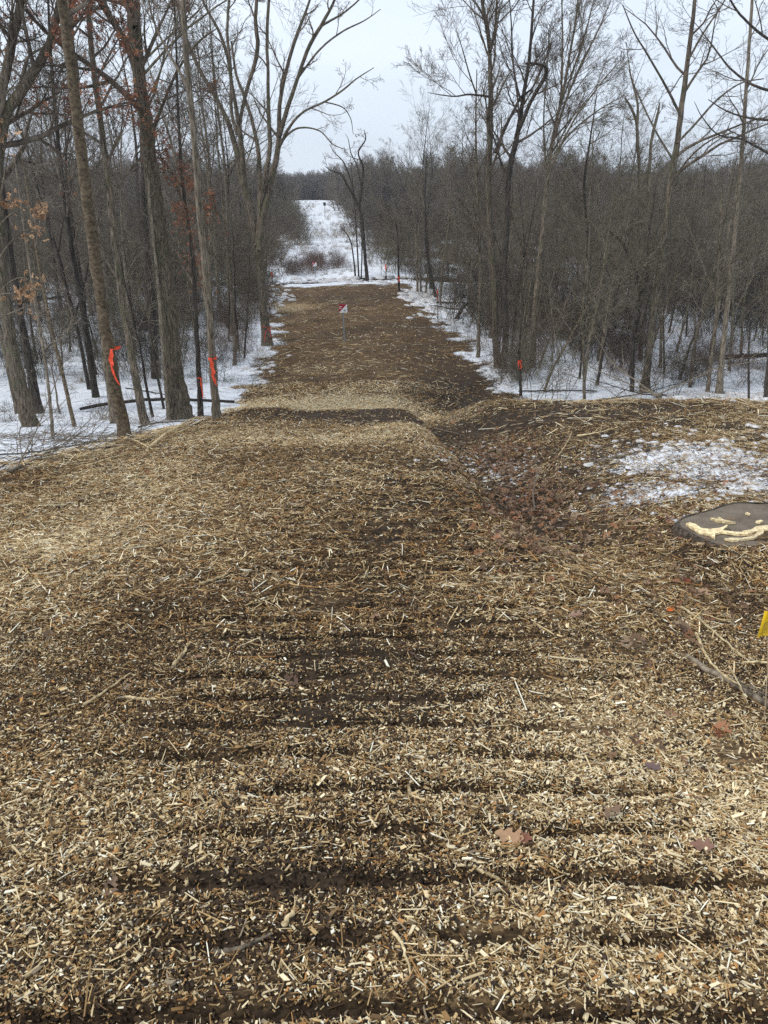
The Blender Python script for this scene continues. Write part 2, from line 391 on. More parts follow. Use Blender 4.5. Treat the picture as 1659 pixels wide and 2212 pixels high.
    er = ramp(tr, [(.5, 0.), (.6, 1.)]); tr.links.new(e, er.inputs[0])
    fin = mixc(tr, er.outputs[0], chips, snc.outputs[0])
    tr.links.new(fin, b.inputs['Base Color'])
    hh = mth(tr, 'ADD', mth(tr, 'MULTIPLY', va.outputs['Distance'], -.6), mth(tr, 'ADD', sb.outputs[1], mth(tr, 'MULTIPLY', mid2.outputs[0], 2.)))
    hh = mth(tr, 'MULTIPLY', hh, mth(tr, 'SUBTRACT', 1.15, er.outputs[0]))
    bump(tr, b, hh, .9, .014)
    me.materials.append(m)
    o = link('ground', me); tag(o, kind='structure'); return o
build_ground()
# ------------------------------------------------------------------ wood chips and litter as real geometry
PAL = np.array([(.88, .73, .46), (.73, .56, .31), (.54, .37, .17), (.34, .205, .085), (.17, .10, .045), (.075, .043, .020), (.30, .23, .15), (.48, .24, .08), (.96, .90, .70)])
def chip_mesh(rng, x, y, L, W, T, colr, tilt=.35, lift=.0, zf=H):
    n = len(x); z = zf(x, y)+lift*rng.random(n)
    a = rng.random(n)*2*math.pi
    tp = rng.normal(size=n)*tilt; tr = rng.normal(size=n)*tilt
    # slope of the ground under each chip
    sx = (Hb(x+.05, y)-Hb(x-.05, y))/.1; sy = (Hb(x, y+.05)-Hb(x, y-.05))/.1
    e1 = np.stack([np.cos(a), np.sin(a), np.tan(np.clip(tp, -1, 1))+sx*np.cos(a)+sy*np.sin(a)], -1)
    e2 = np.stack([-np.sin(a), np.cos(a), np.tan(np.clip(tr, -1, 1))-sx*np.sin(a)+sy*np.cos(a)], -1)
    e1 /= np.linalg.norm(e1, axis=1, keepdims=True); e2 -= (e1*e2).sum(1, keepdims=True)*e1
    e2 /= np.linalg.norm(e2, axis=1, keepdims=True); e3 = np.cross(e1, e2)
    c = np.array([(-1, -1), (1, -1), (1, 1), (-1, 1)], float)
    q = c[None]*np.stack([L, W], -1)[:, None]*.5
    q = q*(1+.45*(rng.random((n, 4, 2))-.5)); q[:, :, 0] += (rng.random((n, 4))-.5)*W[:, None]*.9
    ctr = np.stack([x, y, z], -1)+e3*(T*.4)[:, None]
    top = ctr[:, None]+q[:, :, :1]*e1[:, None]+q[:, :, 1:]*e2[:, None]+e3[:, None]*(T[:, None, None]*.5)
    bot = ctr[:, None]+q[:, :, :1]*e1[:, None]*.92+q[:, :, 1:]*e2[:, None]*.92-e3[:, None]*(T[:, None, None]*.5)
    V = np.concatenate([top, bot], 1).reshape(-1, 3); o = (np.arange(n)*8)[:, None, None]
    fc = np.array([(0, 1, 2, 3), (4, 5, 1, 0), (5, 6, 2, 1), (6, 7, 3, 2), (7, 4, 0, 3)])[None]
    return V, (fc+o).reshape(-1, 4), np.repeat(colr, 8, axis=0)
def pick(rng, pale, dark):
    n = len(pale); q = rng.random(n)
    v = np.clip(.49-.42*pale+.26*dark+rng.normal(size=n)*.32, 0, .999)
    c = PAL[(v*6).astype(int)]
    r = rng.random(n); c = np.where((r < .03)[:, None], PAL[6], c); c = np.where(((r > .03) & (r < .075))[:, None], PAL[7], c)
    c = np.where(((r > .93) & (v < .6))[:, None], PAL[8], c)
    return c*(.8+.4*rng.random((n, 1)))
SX, SY = [float(q) for q in hit(1640, 1139)[:2]]
def build_chips():
    rng = np.random.default_rng(5)
    parts = []; cs = []; off = 0
    def batch(n, y0, y1, pw, Lr, Wr, Tr, tilt, lift, cover, seed, xmax=1.0, soil=False, tone=0.):
        nonlocal off
        q = rng.random(n); y = (y0**pw+(y1**pw-y0**pw)*q)**(1/pw)
        x = (rng.random(n)*2-1)*(.56*np.sqrt(y*y+4)+.35)*xmax
        f = fields(x, y); d = road(x, y); tk = tracks(x, y)
        dark = np.clip(f['d'], 0, 1.2)
        clump = fbm(x*3.1, y*3.1, 70, 3)
        big = fbm(x*.8, y*.8, 71, 2)
        keep = rng.random(n) < cover*((.5+.9*dark+.5*tk-.3*f['p']) if soil else (1.1-.68*dark-.85*tk+.4*f['p'])*(1-.6*gul(x, y)))*np.clip(.25+2.0*(clump-.25), .06, 1.25)
        keep &= (d > -.25*rng.random(n)-.1) & (rng.random(n) > .5*f['s']) & (((x-SX)/.60)**2+((y-SY)/.48)**2 > .75+.5*rng.random(n))
        x, y, dark, tk, pale = x[keep], y[keep], dark[keep], tk[keep], f['p'][keep]
        big = big[keep]
        n = len(x); ge = rng.gamma(3., .33, n)
        L = (Lr[0]+(Lr[1]-Lr[0])*rng.random(n))*(.6+.5*ge); W = (Wr[0]+(Wr[1]-Wr[0])*rng.random(n)); T = (Tr[0]+(Tr[1]-Tr[0])*rng.random(n))
        cl = np.array([(.045, .030, .019)])*(.5+1.1*rng.random((n, 1)))*1.3 if soil else pick(rng, pale+1.5*(big-.5)-tone*1.3, dark*.7+.3*tk)
        V, Fq, C = chip_mesh(rng, x, y, L, W, T, cl, tilt, lift)
        parts.append((V, Fq)); cs.append(C)
    # crumbs, chips, slivers, long splinters
    batch(210000, .75, 3.4, 1.2, (.004, .010), (.0018, .004), (.001, .003), .6, .012, 1., 1)
    batch(95000, .75, 4.6, 1.1, (.004, .014), (.003, .011), (.003, .009), .9, .012, 1., 11, soil=True)
    batch(125000, .75, 5.0, 1.1, (.007, .016), (.0028, .0065), (.0015, .004), .42, .016, 1., 2)
    batch(15000, .75, 6.5, 1.1, (.013, .030), (.0045, .011), (.002, .006), .34, .018, .8, 3)
    batch(11000, .75, 9, .9, (.03, .08), (.0018, .0045), (.0015, .003), .18, .022, .8, 4)
    batch(110000, .75, 5.5, 1.1, (.012, .040), (.001, .0026), (.001, .0025), .3, .018, 1., 12, tone=.22)
    batch(110000, 3.4, 14.3, .7, (.03, .09), (.0022, .006), (.0015, .003), .3, .03, 1., 13, tone=.2)
    batch(150000, 3.4, 14.3, .7, (.012, .034), (.004, .010), (.002, .005), .28, .016, 1., 5)
    batch(50000, 4, 14.6, .8, (.04, .12), (.003, .008), (.002, .004), .15, .025, .9, 6)
    batch(330, 2.4, 14, .8, (.10, .28), (.003, .007), (.003, .005), .07, .03, 1., 7)
    batch(60000, 15.5, 23, 1., (.02, .09), (.006, .016), (.003, .006), .3, .03, .9, 18, .5)
    batch(60000, 14, 47, .8, (.03, .12), (.008, .02), (.003, .006), .2, .02, .8, 8)
    batch(9000, 15, 47, .8, (.15, .42), (.008, .018), (.004, .01), .12, .03, .7, 9, .45)
    n = 900; y = 8+6.2*rng.random(n); x = np.interp(y, XLy, XLx)+rng.normal(size=n)*.35
    m2 = 500; y = np.concatenate([y, 11+3.2*rng.random(m2)]); x = np.concatenate([x, 1.6+6*rng.random(m2)]); n += m2
    V, Fq, C = chip_mesh(rng, x, y, .08+.35*rng.random(n)**2, .004+.008*rng.random(n), .003+.004*rng.random(n), pick(rng, .6+0*x, 0*x), .14, .06)
    parts.append((V, Fq)); cs.append(C)
    V, Fq = merge(parts); C = np.concatenate(cs)
    o = link('wood_chips', mesh_np('wood_chips', V, Fq, M_chip, False, C)); tag(o, kind='stuff', label='tan and brown wood chips strewn over the cleared strip')
build_chips()
# ------------------------------------------------------------------ lumps of old snow
def build_snow_lumps():
    rng = np.random.default_rng(21); X = []; Y = []; S = []
    def add(n, u, v, su, sv, s0, s1):
        for i in range(n):
            p = hit(u+rng.normal()*su, v+rng.normal()*sv)
            if ((p[0]-SX)/.62)**2+((p[1]-SY)/.5)**2 < 1: continue
            X.append(p[0]); Y.append(p[1]); S.append((s0+(s1-s0)*rng.random()**2))
    add(420, 1510, 985, 120, 26, .012, .06); add(200, 1590, 1030, 60, 34, .012, .05); add(170, 1400, 1065, 80, 22, .01, .035); add(60, 1500, 1131, 14, 6, .02, .07)
    add(160, 1060, 1000, 60, 26, .01, .035); add(60, 1120, 1030, 40, 24, .01, .03); add(260, 1560, 858, 70, 4, .04, .16); add(120, 915, 640, 22, 8, .08, .3); add(90, 960, 680, 40, 14, .05, .18)
    add(90, 1110, 810, 40, 18, .04, .14); add(50, 600, 640, 14, 14, .06, .2); add(80, 740, 606, 80, 3, .1, .35); add(60, 560, 770, 20, 20, .04, .14)
    X, Y, S = map(np.array, (X, Y, S)); n = len(X); k = 7; a = np.arange(k)*2*math.pi/k; V = []
    for rr, hz in ((1., -.15), (.8, .35), (.04, .55)):
        w_ = rr*(.75+.5*rng.random((n, k)))
        V.append(np.stack([X[:, None]+S[:, None]*w_*np.cos(a)*1.3, Y[:, None]+S[:, None]*w_*np.sin(a), H(X, Y)[:, None]+S[:, None]*(hz+.2*rng.random((n, k)))*.8], -1))
    V = np.stack(V, 1).reshape(n, -1, 3); top = V[:, 2*k:].mean(1, keepdims=True)+np.array([0, 0, .004]); V = np.concatenate([V, top], 1).reshape(-1, 3)
    f = [(r*k+i, r*k+(i+1) % k, (r+1)*k+(i+1) % k, (r+1)*k+i) for r in (0, 1) for i in range(k)]
    f += [(2*k+i, 2*k+(i+1) % k, 3*k, 3*k) for i in range(k)]
    f = np.array(f)[None]+(np.arange(n)*(3*k+1))[:, None, None]; f = f.reshape(-1, 4)
    tri = f[:, 2] == f[:, 3]
    m, t, b = material('old_snow', .7); g = N(t, 'ShaderNodeNewGeometry').outputs['Position']
    r = ramp(t, [(.38, (.40, .36, .32)), (.6, (.78, .78, .79))]); t.links.new(noise(t, g, 20, 4).outputs[0], r.inputs[0]); t.links.new(r.outputs[0], b.inputs['Base Color'])
    me = mesh_np('snow_lumps', V, f[~tri], m)
    o = link('snow_lumps', me); tag(o, 'crusty lumps of old snow on the bank and along the track edges', kind='stuff')
build_snow_lumps()
# ------------------------------------------------------------------ dead leaves
LEAF = np.array([(0, 0), (.12, .16), (.30, .10), (.34, .30), (.50, .22), (.56, .40), (.70, .24), (.80, .26), (.86, .12), (1., 0)])
def leaf_tris(n_extra=0):
    out_ = np.concatenate([LEAF, LEAF[1:-1][::-1]*np.array([1, -1])])
    return out_
def leaves_mesh(rng, Pn, S, colr, tilt=.5, flat=True):
    """lobed leaves, one fan of faces each"""
    n = len(Pn); o2 = leaf_tris(); k = len(o2)
    a = rng.random(n)*2*math.pi
    if flat: nz = np.stack([rng.normal(size=n)*tilt, rng.normal(size=n)*tilt, np.ones(n)], -1)
    else: nz = rng.normal(size=(n, 3))
    nz /= np.linalg.norm(nz, axis=1, keepdims=True)
    e1 = np.stack([np.cos(a), np.sin(a), rng.normal(size=n)*(.2 if flat else .9)], -1)
    e1 -= (e1*nz).sum(1, keepdims=True)*nz; e1 /= np.linalg.norm(e1, axis=1, keepdims=True)
    e2 = np.cross(nz, e1); curl = .3+1.0*rng.random((n, 1))**1.5
    lx = o2[None, :, 0]-.5; ly = o2[None, :, 1]*(.75+.5*rng.random((n, 1)))
    hz = curl*(np.abs(ly)*.9+lx*lx*.5)
    pts = Pn[:, None]+S[:, None, None]*(lx[..., None]*e1[:, None]+ly[..., None]*e2[:, None]+hz[..., None]*nz[:, None])
    m0 = Pn[:, None]-S[:, None, None]*.08*e1[:, None]; m1 = Pn[:, None]+S[:, None, None]*.2*e1[:, None]
    V = np.concatenate([pts, m0, m1], 1).reshape(-1, 3); kk = k+2
    fc = []
    for i in range(k):
        j = (i+1) % k; x = (o2[i, 0]+o2[j, 0])/2
        fc.append((i, j, k if x < .5 else k+1))
    fc = np.array(fc)[None]+(np.arange(n)*kk)[:, None, None]
    return V, fc.reshape(-1, 3), np.repeat(colr, kk, axis=0)
LC = np.array([(.22, .13, .075), (.17, .095, .055), (.29, .18, .11), (.12, .07, .045), (.27, .125, .06), (.24, .165, .10)])
def build_litter():
    rng = np.random.default_rng(11); X = []; Y = []
    def add(n, u, v, su, sv):
        for i in range(n):
            p = hit(u+rng.normal()*su, v+rng.normal()*sv)
            if p[1] < 47: X.append(p[0]); Y.append(p[1])
    add(700, 1130, 1080, 46, 70); add(420, 1060, 985, 55, 30); add(220, 1200, 1080, 90, 45); add(160, 1400, 1120, 130, 40); add(26, 1500, 1360, 90, 70); add(9, 1450, 1650, 150, 90)
    add(8, 1000, 1500, 320, 200); add(5, 300, 1500, 200, 250); add(34, 1450, 1250, 110, 50); add(70, 230, 960, 150, 30); add(60, 1350, 960, 160, 40)
    X = np.array(X); Y = np.array(Y); Pn = np.stack([X, Y, H(X, Y)+.03+.02*rng.random(len(X))], -1)
    S = .04+.05*rng.random(len(X))
    V, Fq, C = leaves_mesh(rng, Pn, S, LC[rng.integers(0, 6, len(X))]*(.7+.6*rng.random((len(X), 1))), .55)
    tag(link('leaf_litter', mesh_np('leaf_litter', V, Fq, M_leaf, False, C)), kind='stuff', label='fallen brown leaves caught in the gully and among the chips')
build_litter()
# ------------------------------------------------------------------ trees
def spline(pts, K):
    pts = np.asarray(pts, float); n = len(pts)
    s = np.concatenate([[0], np.cumsum(np.linalg.norm(np.diff(pts[:, :3], axis=0), axis=1))]); s /= s[-1]
    t = np.linspace(0, 1, K); out_ = np.zeros((K, pts.shape[1]))
    ext = np.vstack([2*pts[0]-pts[1], pts, 2*pts[-1]-pts[-2]])
    se = np.concatenate([[-s[1]], s, [2-s[-2]]])
    for k, tt in enumerate(t):
        i = min(max(np.searchsorted(s, tt, side='right')-1, 0), n-2)
        h = (tt-s[i])/(s[i+1]-s[i]+1e-9); p0, p1, p2, p3 = ext[i], ext[i+1], ext[i+2], ext[i+3]
        m1 = (p2-p0)*(s[i+1]-s[i])/(se[i+2]-se[i]+1e-9); m2 = (p3-p1)*(s[i+1]-s[i])/(se[i+3]-se[i+1]+1e-9)
        out_[k] = (2*h**3-3*h**2+1)*p1+(h**3-2*h**2+h)*m1+(-2*h**3+3*h**2)*p2+(h**3-h**2)*m2
    return out_
FINE = [(2.2, 48, 1, .10, .05, 8, 5), (6, 42, .55, .13, .04, 6, 4), (7, 40, .5, .15, .03, 5, 3), (4, 38, .5, .16, .02, 4, 3)]
SPARSE = [(1.1, 48, 1, .12, .05, 8, 5), (5, 42, .5, .15, .04, 6, 4), (5, 42, .5, .17, .03, 5, 3), (3, 40, .5, .18, .02, 3, 3)]
WISP = [(2.6, 42, 1, .08, .06, 8, 4), (6, 36, .55, .10, .05, 6, 3), (6, 34, .5, .12, .04, 5, 3), (4, 32, .5, .12, .04, 3, 3)]
def hero(name, label, cat, seed, stems, mat, twig, spec=FINE, br=2.2, t0=.35, leafy=0, leafcol=None, base=None, minr=.0035, ridges=.05, group=None, leafsize=.09, wscale=.86):
    """stems: lists of (u, v, width) at the distance where the foot meets the ground; third item: drift in depth"""
    rng = np.random.default_rng(seed)
    u0, v0 = stems[0][0][0][:2]
    p0 = hit(u0, v0) if base is None else np.array([P(u0, v0, base)[0], base, 0.])
    Y0 = p0[1]; root = np.array([p0[0], Y0, float(H(p0[0], Y0))-.12])
    t = empty(name, root, label, cat, group)
    parts = []; grow = []
    for si, st in enumerate(stems):
        pix, dd = st[0], st[1]; bt = st[2] if len(st) > 2 else (t0 if si == 0 else .12)
        bl = st[3] if len(st) > 3 else br
        ddr = dd if isinstance(dd, tuple) else (0., dd)
        n = len(pix); pts = []
        for i, (u, v, wd) in enumerate(pix):
            Yd = Y0+ddr[0]+(ddr[1]-ddr[0])*i/(n-1); q = P(u, v, Yd)
            L = float(np.linalg.norm(q-EYE)); pts.append([*(q-root), wd*L/F/2*wscale])
        if si == 0:
            pts[0][2] = -.05
            pts.insert(1, [pts[0][0]*.75+pts[1][0]*.25, pts[0][1], (pts[0][2])*.75+pts[1][2]*.25, pts[0][3]]) if len(pts) < 3 else None
            pts[0][3] *= 1.12
        K = (90 if ridges >= .08 else 46) if si == 0 else 26
        s = spline(pts, K); rad = np.maximum(s[:, 3], .002)
        if si == 0: rad[0] *= 1.38; rad[1] *= 1.12; rad[2] *= 1.03
        s[1:, :3] += rng.normal(size=(K-1, 3))*rad[1:, None]*.07
        sides = 40 if ridges >= .08 else 24 if rad[0] > .12 else 12 if rad[0] > .05 else 8
        a = np.arange(sides)*2*math.pi/sides; zz = s[:, 2]
        rid = 1+ridges*np.sin(a[None]*3+zz[:, None]*1.3)*.6+ridges*1.3*(vn(a[None]*7.5+9+0*zz[:, None], zz[:, None]*1.4+0*a[None], seed+5)-.5)+ridges*1.2*(vn(a[None]*2.3+40+0*zz[:, None], zz[:, None]*2.6+0*a[None], seed)-.5)
        parts.append(tubes(s[None, :, :3], rad[None], sides, rid[None]))
        if bl > 0: grow.append((s[:, :3], rad, bt, bl))
    V, Fq = merge(parts); link('trunk', mesh_np('trunk', V, Fq, mat), t)
    if grow:
        V, Fq, tips = crown_from(rng, grow, spec, minr)
        link('crown', mesh_np('crown', V, Fq, twig), t)
        if leafy:
            T = tips.reshape(-1, 3)
            cl = vn(T[:, 0]*.9+50, T[:, 2]*.9+T[:, 1]*.5, seed+3)
            if leafy > 500: T = T[cl > .52]
            i = rng.integers(0, len(T), leafy); Pn = T[i]+rng.normal(size=(leafy, 3))*.05
            V, Fq, C = leaves_mesh(rng, Pn, leafsize*(.6+.7*rng.random(leafy)), leafcol[rng.integers(0, len(leafcol), leafy)]*(.75+.5*rng.random((leafy, 1))), .5, False)
            link('leaves', mesh_np('leaves', V, Fq, M_leaf, False, C), t)
    return t, Y0
OAK = np.array([(.30, .11, .055), (.24, .095, .05), (.36, .16, .075), (.19, .085, .05)])
BEECH = np.array([(.42, .24, .12), (.34, .18, .09), (.50, .31, .17)])
T1, YT1 = hero('ribboned_tree', 'leaning smooth olive-brown trunk nearest on the left, tied with a long orange ribbon', 'tree', 101,
     [([(272, 950, 28), (240, 780, 26), (205, 560, 25), (176, 330, 24), (152, 130, 21), (135, 0, 19), (110, -180, 15), (95, -420, 8)], -.4)], M_smooth, M_twig, SPARSE, 2.0, .62, ridges=.03)
T2, _ = hero('oak_tree', 'furrowed oak at the far left with clusters of rusty leaves', 'tree', 102,
     [([(66, 922, 33), (25, 750, 27), (3, 572, 24), (-8, 400, 26), (12, 252, 22), (54, 187, 20), (108, 90, 16), (140, -60, 10)], .5),
      ([(-8, 400, 20), (-3, 250, 19), (20, 120, 17), (45, 0, 15), (60, -160, 9)], .8)], M_rough, M_twig, FINE, 2.6, .55, 1900, OAK)
T3, _ = hero('bare_tree', 'dark leaning trunk just right of the furrowed far-left oak', 'tree', 103,
     [([(83, 897, 23), (54, 735, 17), (32, 616, 15), (8, 450, 14), (-15, 250, 12), (-30, 50, 8)], .6)], M_dark, M_twig, SPARSE, 1.8, .5)
T4, _ = hero('bare_tree', 'slim trunk leaning out of the frame left of the far-left oak foot', 'tree', 104,
     [([(40, 895, 13), (14, 771, 12), (-6, 690, 11), (-45, 450, 8), (-70, 250, 5)], 0.)], M_trunk, M_twig, SPARSE, 1.4, .4)
T5, _ = hero('bare_tree', 'straight grey-brown trunk half hidden behind the nearest ribboned trunk', 'tree', 105,
     [([(247, 912, 17), (230, 788, 15), (214, 660, 13), (196, 500, 12), (170, 250, 10), (150, 0, 7), (140, -200, 4)], .6)], M_trunk, M_twigg, SPARSE, 1.6, .5)
T6, _ = hero('bare_tree', 'dark trunk standing on open snow behind the thin saplings at left', 'tree', 106,
     [([(207, 860, 14), (180, 680, 12), (152, 520, 10), (128, 330, 8), (110, 120, 6), (100, -100, 3)], .8)], M_dark, M_twig, FINE, 2.0, .35)
T7, _ = hero('sapling', 'thin smooth sapling leaning left on open snow', 'tree', 107,
     [([(162, 923, 9), (133, 799, 8), (108, 698, 7), (82, 560, 5.5), (62, 430, 4), (45, 320, 2)], .3)], M_smooth, M_twigg, SPARSE, 1.2, .4)
T8, _ = hero('sapling', 'thin grey sapling right of the far-left oak foot', 'tree', 108,
     [([(113, 943, 8), (101, 806, 7), (72, 626, 6), (50, 480, 4), (30, 330, 2)], .3)], M_tan, M_twigg, SPARSE, 1.2, .35)
T9, _ = hero('bare_tree', 'rough dark-barked trunk between the ribboned trunk and the thickest tree', 'tree', 109,
     [([(313, 914, 19), (288, 788, 17), (266, 662, 16), (247, 520, 15), (234, 396, 14), (216, 252, 12), (198, 108, 11), (189, 0, 9), (180, -180, 5)], .3)], M_rough, M_twig, FINE, 1.9, .5, 900, OAK)
T10, YT10 = hero('big_tree', 'thickest tree at left, furrowed bark, forking high up', 'tree', 110,
     [([(391, 902, 54), (376, 800, 42), (366, 700, 39), (356, 600, 37), (345, 520, 36), (335, 440, 34), (326, 360, 31), (318, 280, 29), (306, 200, 27), (296, 119, 25), (291, 50, 23), (289, -20, 21), (286, -200, 16), (280, -420, 8)], .4),
      ([(300, 128, 13), (272, 88, 13), (240, 40, 12), (210, -8, 11), (170, -80, 8), (120, -200, 4)], (-.1, -1.5), .2),
      ([(292, 60, 14), (280, 25, 12), (265, -5, 11), (240, -90, 8)], (0, .8), .2),
      ([(325, 300, 7), (350, 230, 6), (385, 150, 5), (430, 90, 4), (470, 60, 2)], (0., -1.2), .1, 1.6)], M_rough, M_twig, FINE, 2.6, .55, ridges=.10)
T11, _ = hero('sapling', 'slim straight stem close against the left of the thickest tree', 'tree', 111,
     [([(364, 905, 9), (352, 760, 8), (340, 600, 7), (325, 450, 6), (315, 300, 5), (300, 120, 3)], .6)], M_tan, M_twigg, SPARSE, 1.2, .35)
T12, YT12 = hero('ribboned_tree', 'slender dark trunk with a low pink ribbon beside the pale tan trunk', 'tree', 112,
     [([(433, 896, 13), (425, 716, 11), (414, 536, 9), (396, 414, 8), (385, 250, 6), (380, 80, 4), (370, -80, 2)], .3)], M_dark, M_twig, FINE, 1.8, .25, 1100, OAK)
T13, YT13 = hero('ribboned_tree', 'pale tan straight trunk with an orange ribbon, last before the cleared strip', 'tree', 113,
     [([(470, 903, 22), (461, 824, 18), (450, 644, 16), (432, 468, 15), (421, 324, 14), (408, 180, 13), (400, 80, 12), (394, -20, 11), (385, -220, 6)], -.3)], M_tan, M_twig, SPARSE, 1.8, .6, ridges=.06)
T15, YT15 = hero('vase_tree', 'tall spreading many-stemmed tree at the left edge of the strip, tied with red string', 'tree', 115,
     [([(577, 745, 24), (572, 690, 21), (567, 620, 21), (560, 560, 22), (551, 500, 24), (541, 450, 19), (527, 398, 18), (512, 330, 13), (496, 273, 11), (471, 220, 9), (437, 161, 8), (408, 98, 7), (385, 20, 5), (360, -100, 3)], 1.2, .6),
      ([(527, 398, 13), (522, 317, 12), (515, 263, 10), (503, 195, 8), (491, 122, 7), (471, 63, 6), (442, 10, 5), (420, -80, 3)], (.3, -1.2), .3),
      ([(512, 290, 8), (500, 240, 7), (498, 146, 7), (491, 73, 6), (496, -20, 5), (500, -120, 3)], (.4, 1.6), .25),
      ([(518, 270, 8), (520, 254, 8), (530, 205, 8), (549, 141, 9), (557, 98, 9), (552, 49, 8), (555, -10, 7), (560, -140, 4)], (0, -.6), .4),
      ([(556, 530, 14), (562, 450, 13), (561, 398, 12), (559, 337, 10), (549, 278, 8), (530, 215, 7), (510, 161, 6), (500, 90, 4)], (.1, 1.0), .5),
      ([(562, 450, 10), (572, 390, 12), (583, 320, 10), (579, 210, 8), (579, 146, 7), (576, 88, 7), (581, 0, 6), (590, -120, 3)], (.2, -1.), .35),
      ([(560, 540, 15), (568, 470, 14), (588, 381, 14), (602, 310, 12), (604, 224, 9), (620, 146, 8), (642, 73, 7), (666, 10, 5), (690, -80, 3)], (0, .9), .4),
      ([(604, 293, 11), (618, 244, 10), (642, 171, 8), (671, 93, 8), (700, 45, 7), (725, -5, 5), (760, -90, 3)], (.3, -.6), .3),
      ([(602, 320, 7), (622, 280, 6), (652, 244, 5), (701, 220, 4.5), (740, 195, 4), (769, 171, 3), (808, 146, 1.5)], (.3, -1.5), .4, 1.3),
      ([(606, 312, 5), (620, 292, 5), (647, 276, 4), (691, 283, 3), (720, 312, 2.5), (749, 324, 1)], (.3, -.8), .5, .6),
      ([(680, 75, 5), (691, 59, 5), (740, 29, 4), (775, 0, 3), (810, -40, 1.5)], (-.3, .2), .2, 1.2),
      ([(642, 171, 5), (691, 107, 4), (740, 68, 3.4), (788, 44, 2.5), (822, 20, 1.4)], (0, 1.0), .3, 1.2),
      ([(701, 220, 3), (740, 232, 2.5), (757, 255, 2), (763, 290, 1)], (-.5, -.8), .3, .5)],
     M_trunk, M_twig, SPARSE, 1.5, .6, ridges=.06)
C1, _ = hero('forked_tree', 'leaning tree with broken V-shaped crown beside the snowy opening across the creek', 'tree', 120,
     [([(794, 607, 13), (789, 560, 11), (786, 520, 11), (781, 470, 11), (772, 440, 10), (750, 400, 7), (735, 375, 6), (718, 370, 4), (702, 359, 2)], .5, .5, 1.6),
      ([(776, 450, 7), (782, 400, 7), (784, 360, 6), (774, 330, 5), (790, 300, 4), (786, 280, 2)], (0, -1), .3, 1.6),
      ([(765, 420, 5), (757, 388, 5), (742, 350, 4), (723, 330, 3), (712, 312, 1.5)], (0, 1), .3, 1.4),
      ([(780, 405, 5), (772, 360, 4), (758, 330, 3.4), (752, 300, 2), (745, 288, 1)], (0, .6), .3, 1.2)], M_dark, M_twigg, SPARSE, 1.3, .5, minr=.004, wscale=.6)
hero('beech_sapling', 'beech sapling at the left frame edge still holding pale orange leaves', 'tree', 150,
     [([(-45, 985, 9), (-38, 800, 8), (-28, 650, 7), (-12, 500, 5), (6, 400, 4), (20, 320, 2)], -.3, .45, .7),
      ([(-30, 690, 4), (0, 630, 3), (40, 600, 2.4), (78, 612, 1)], (0, -.4), .3, .5),
      ([(-22, 600, 4), (10, 540, 3), (50, 500, 2.4), (95, 492, 1)], (0, .3), .3, .5),
      ([(-10, 500, 3), (20, 465, 2.6), (60, 450, 2), (80, 455, 1)], (0, -.2), .3, .45)], M_tan, M_twigg, SPARSE, .7, .5, 170, BEECH, minr=.002, leafsize=.075)
C2, YC2 = hero('ribboned_tree', 'thin black trunk with small orange ribbon near the creek', 'tree', 121,
     [([(862, 628, 6), (861, 590, 5), (860, 540, 4.5), (858, 500, 3), (852, 470, 2)], .3)], M_dark, M_twig, FINE, 2.6, .45, minr=.007)
C3, _ = hero('twin_tree', 'pair of close grey trunks on a snowy mound at the right of the strip end', 'tree', 122,
     [([(902, 634, 5.5), (901, 580, 5), (899, 520, 5), (896, 470, 4), (890, 430, 3), (884, 400, 2)], .3),
      ([(909, 635, 5), (908, 580, 4.5), (904, 510, 4), (912, 460, 3), (922, 425, 2)], (.2, .8))], M_trunk, M_twigg, FINE, 2.6, .5, minr=.008)
C4, _ = hero('stem_clump', 'clump of thin dark stems left of the leaning V-crowned tree', 'tree', 123,
     [([(768, 600, 4), (764, 560, 3.5), (757, 520, 3), (745, 500, 2), (735, 490, 1)], .3, .4, 1.2), ([(775, 601, 4), (772, 540, 3.6), (768, 470, 3), (762, 400, 2), (757, 340, 1.2)], .4, .4, 1.4),
      ([(780, 601, 3), (782, 540, 3), (779, 480, 2.4), (775, 420, 1.4)], .6, .4, 1.2)], M_dark, M_twig, SPARSE, 1.2, .4, minr=.006)
R1, _ = hero('furrowed_tree', 'tall furrowed tree right of the strip with a fan-like branch reaching left', 'tree', 130,
     [([(1076, 797, 17), (1070, 720, 15), (1069, 640, 14), (1062, 540, 13.5), (1056, 446, 13), (1055, 384, 13), (1059, 300, 12), (1060, 240, 11), (1059, 150, 9), (1055, 72, 8), (1046, 30, 7), (1038, -20, 5), (1030, -140, 3)], .3, .5, 1.9),
      ([(1059, 209, 5), (1035, 206, 4.4), (1012, 204, 4), (985, 208, 3), (959, 206, 2.4), (925, 200, 1.2)], (0, -1.4), .1, 2.0),
      ([(1059, 110, 6), (1070, 60, 6), (1072, 20, 5), (1078, -40, 3)], (0, .8), .1, 2.0),
      ([(1052, 72, 5), (1046, 40, 5), (1030, 10, 4), (1010, -15, 3), (995, -60, 2)], (0, -.8), .1, 2.0),
      ([(1030, 206, 3.4), (1014, 160, 3), (1000, 110, 2.2), (985, 60, 1.2)], (-.8, -2), .1, 1.8)], M_rough, M_twig, WISP, 1.9, .5, ridges=.08)
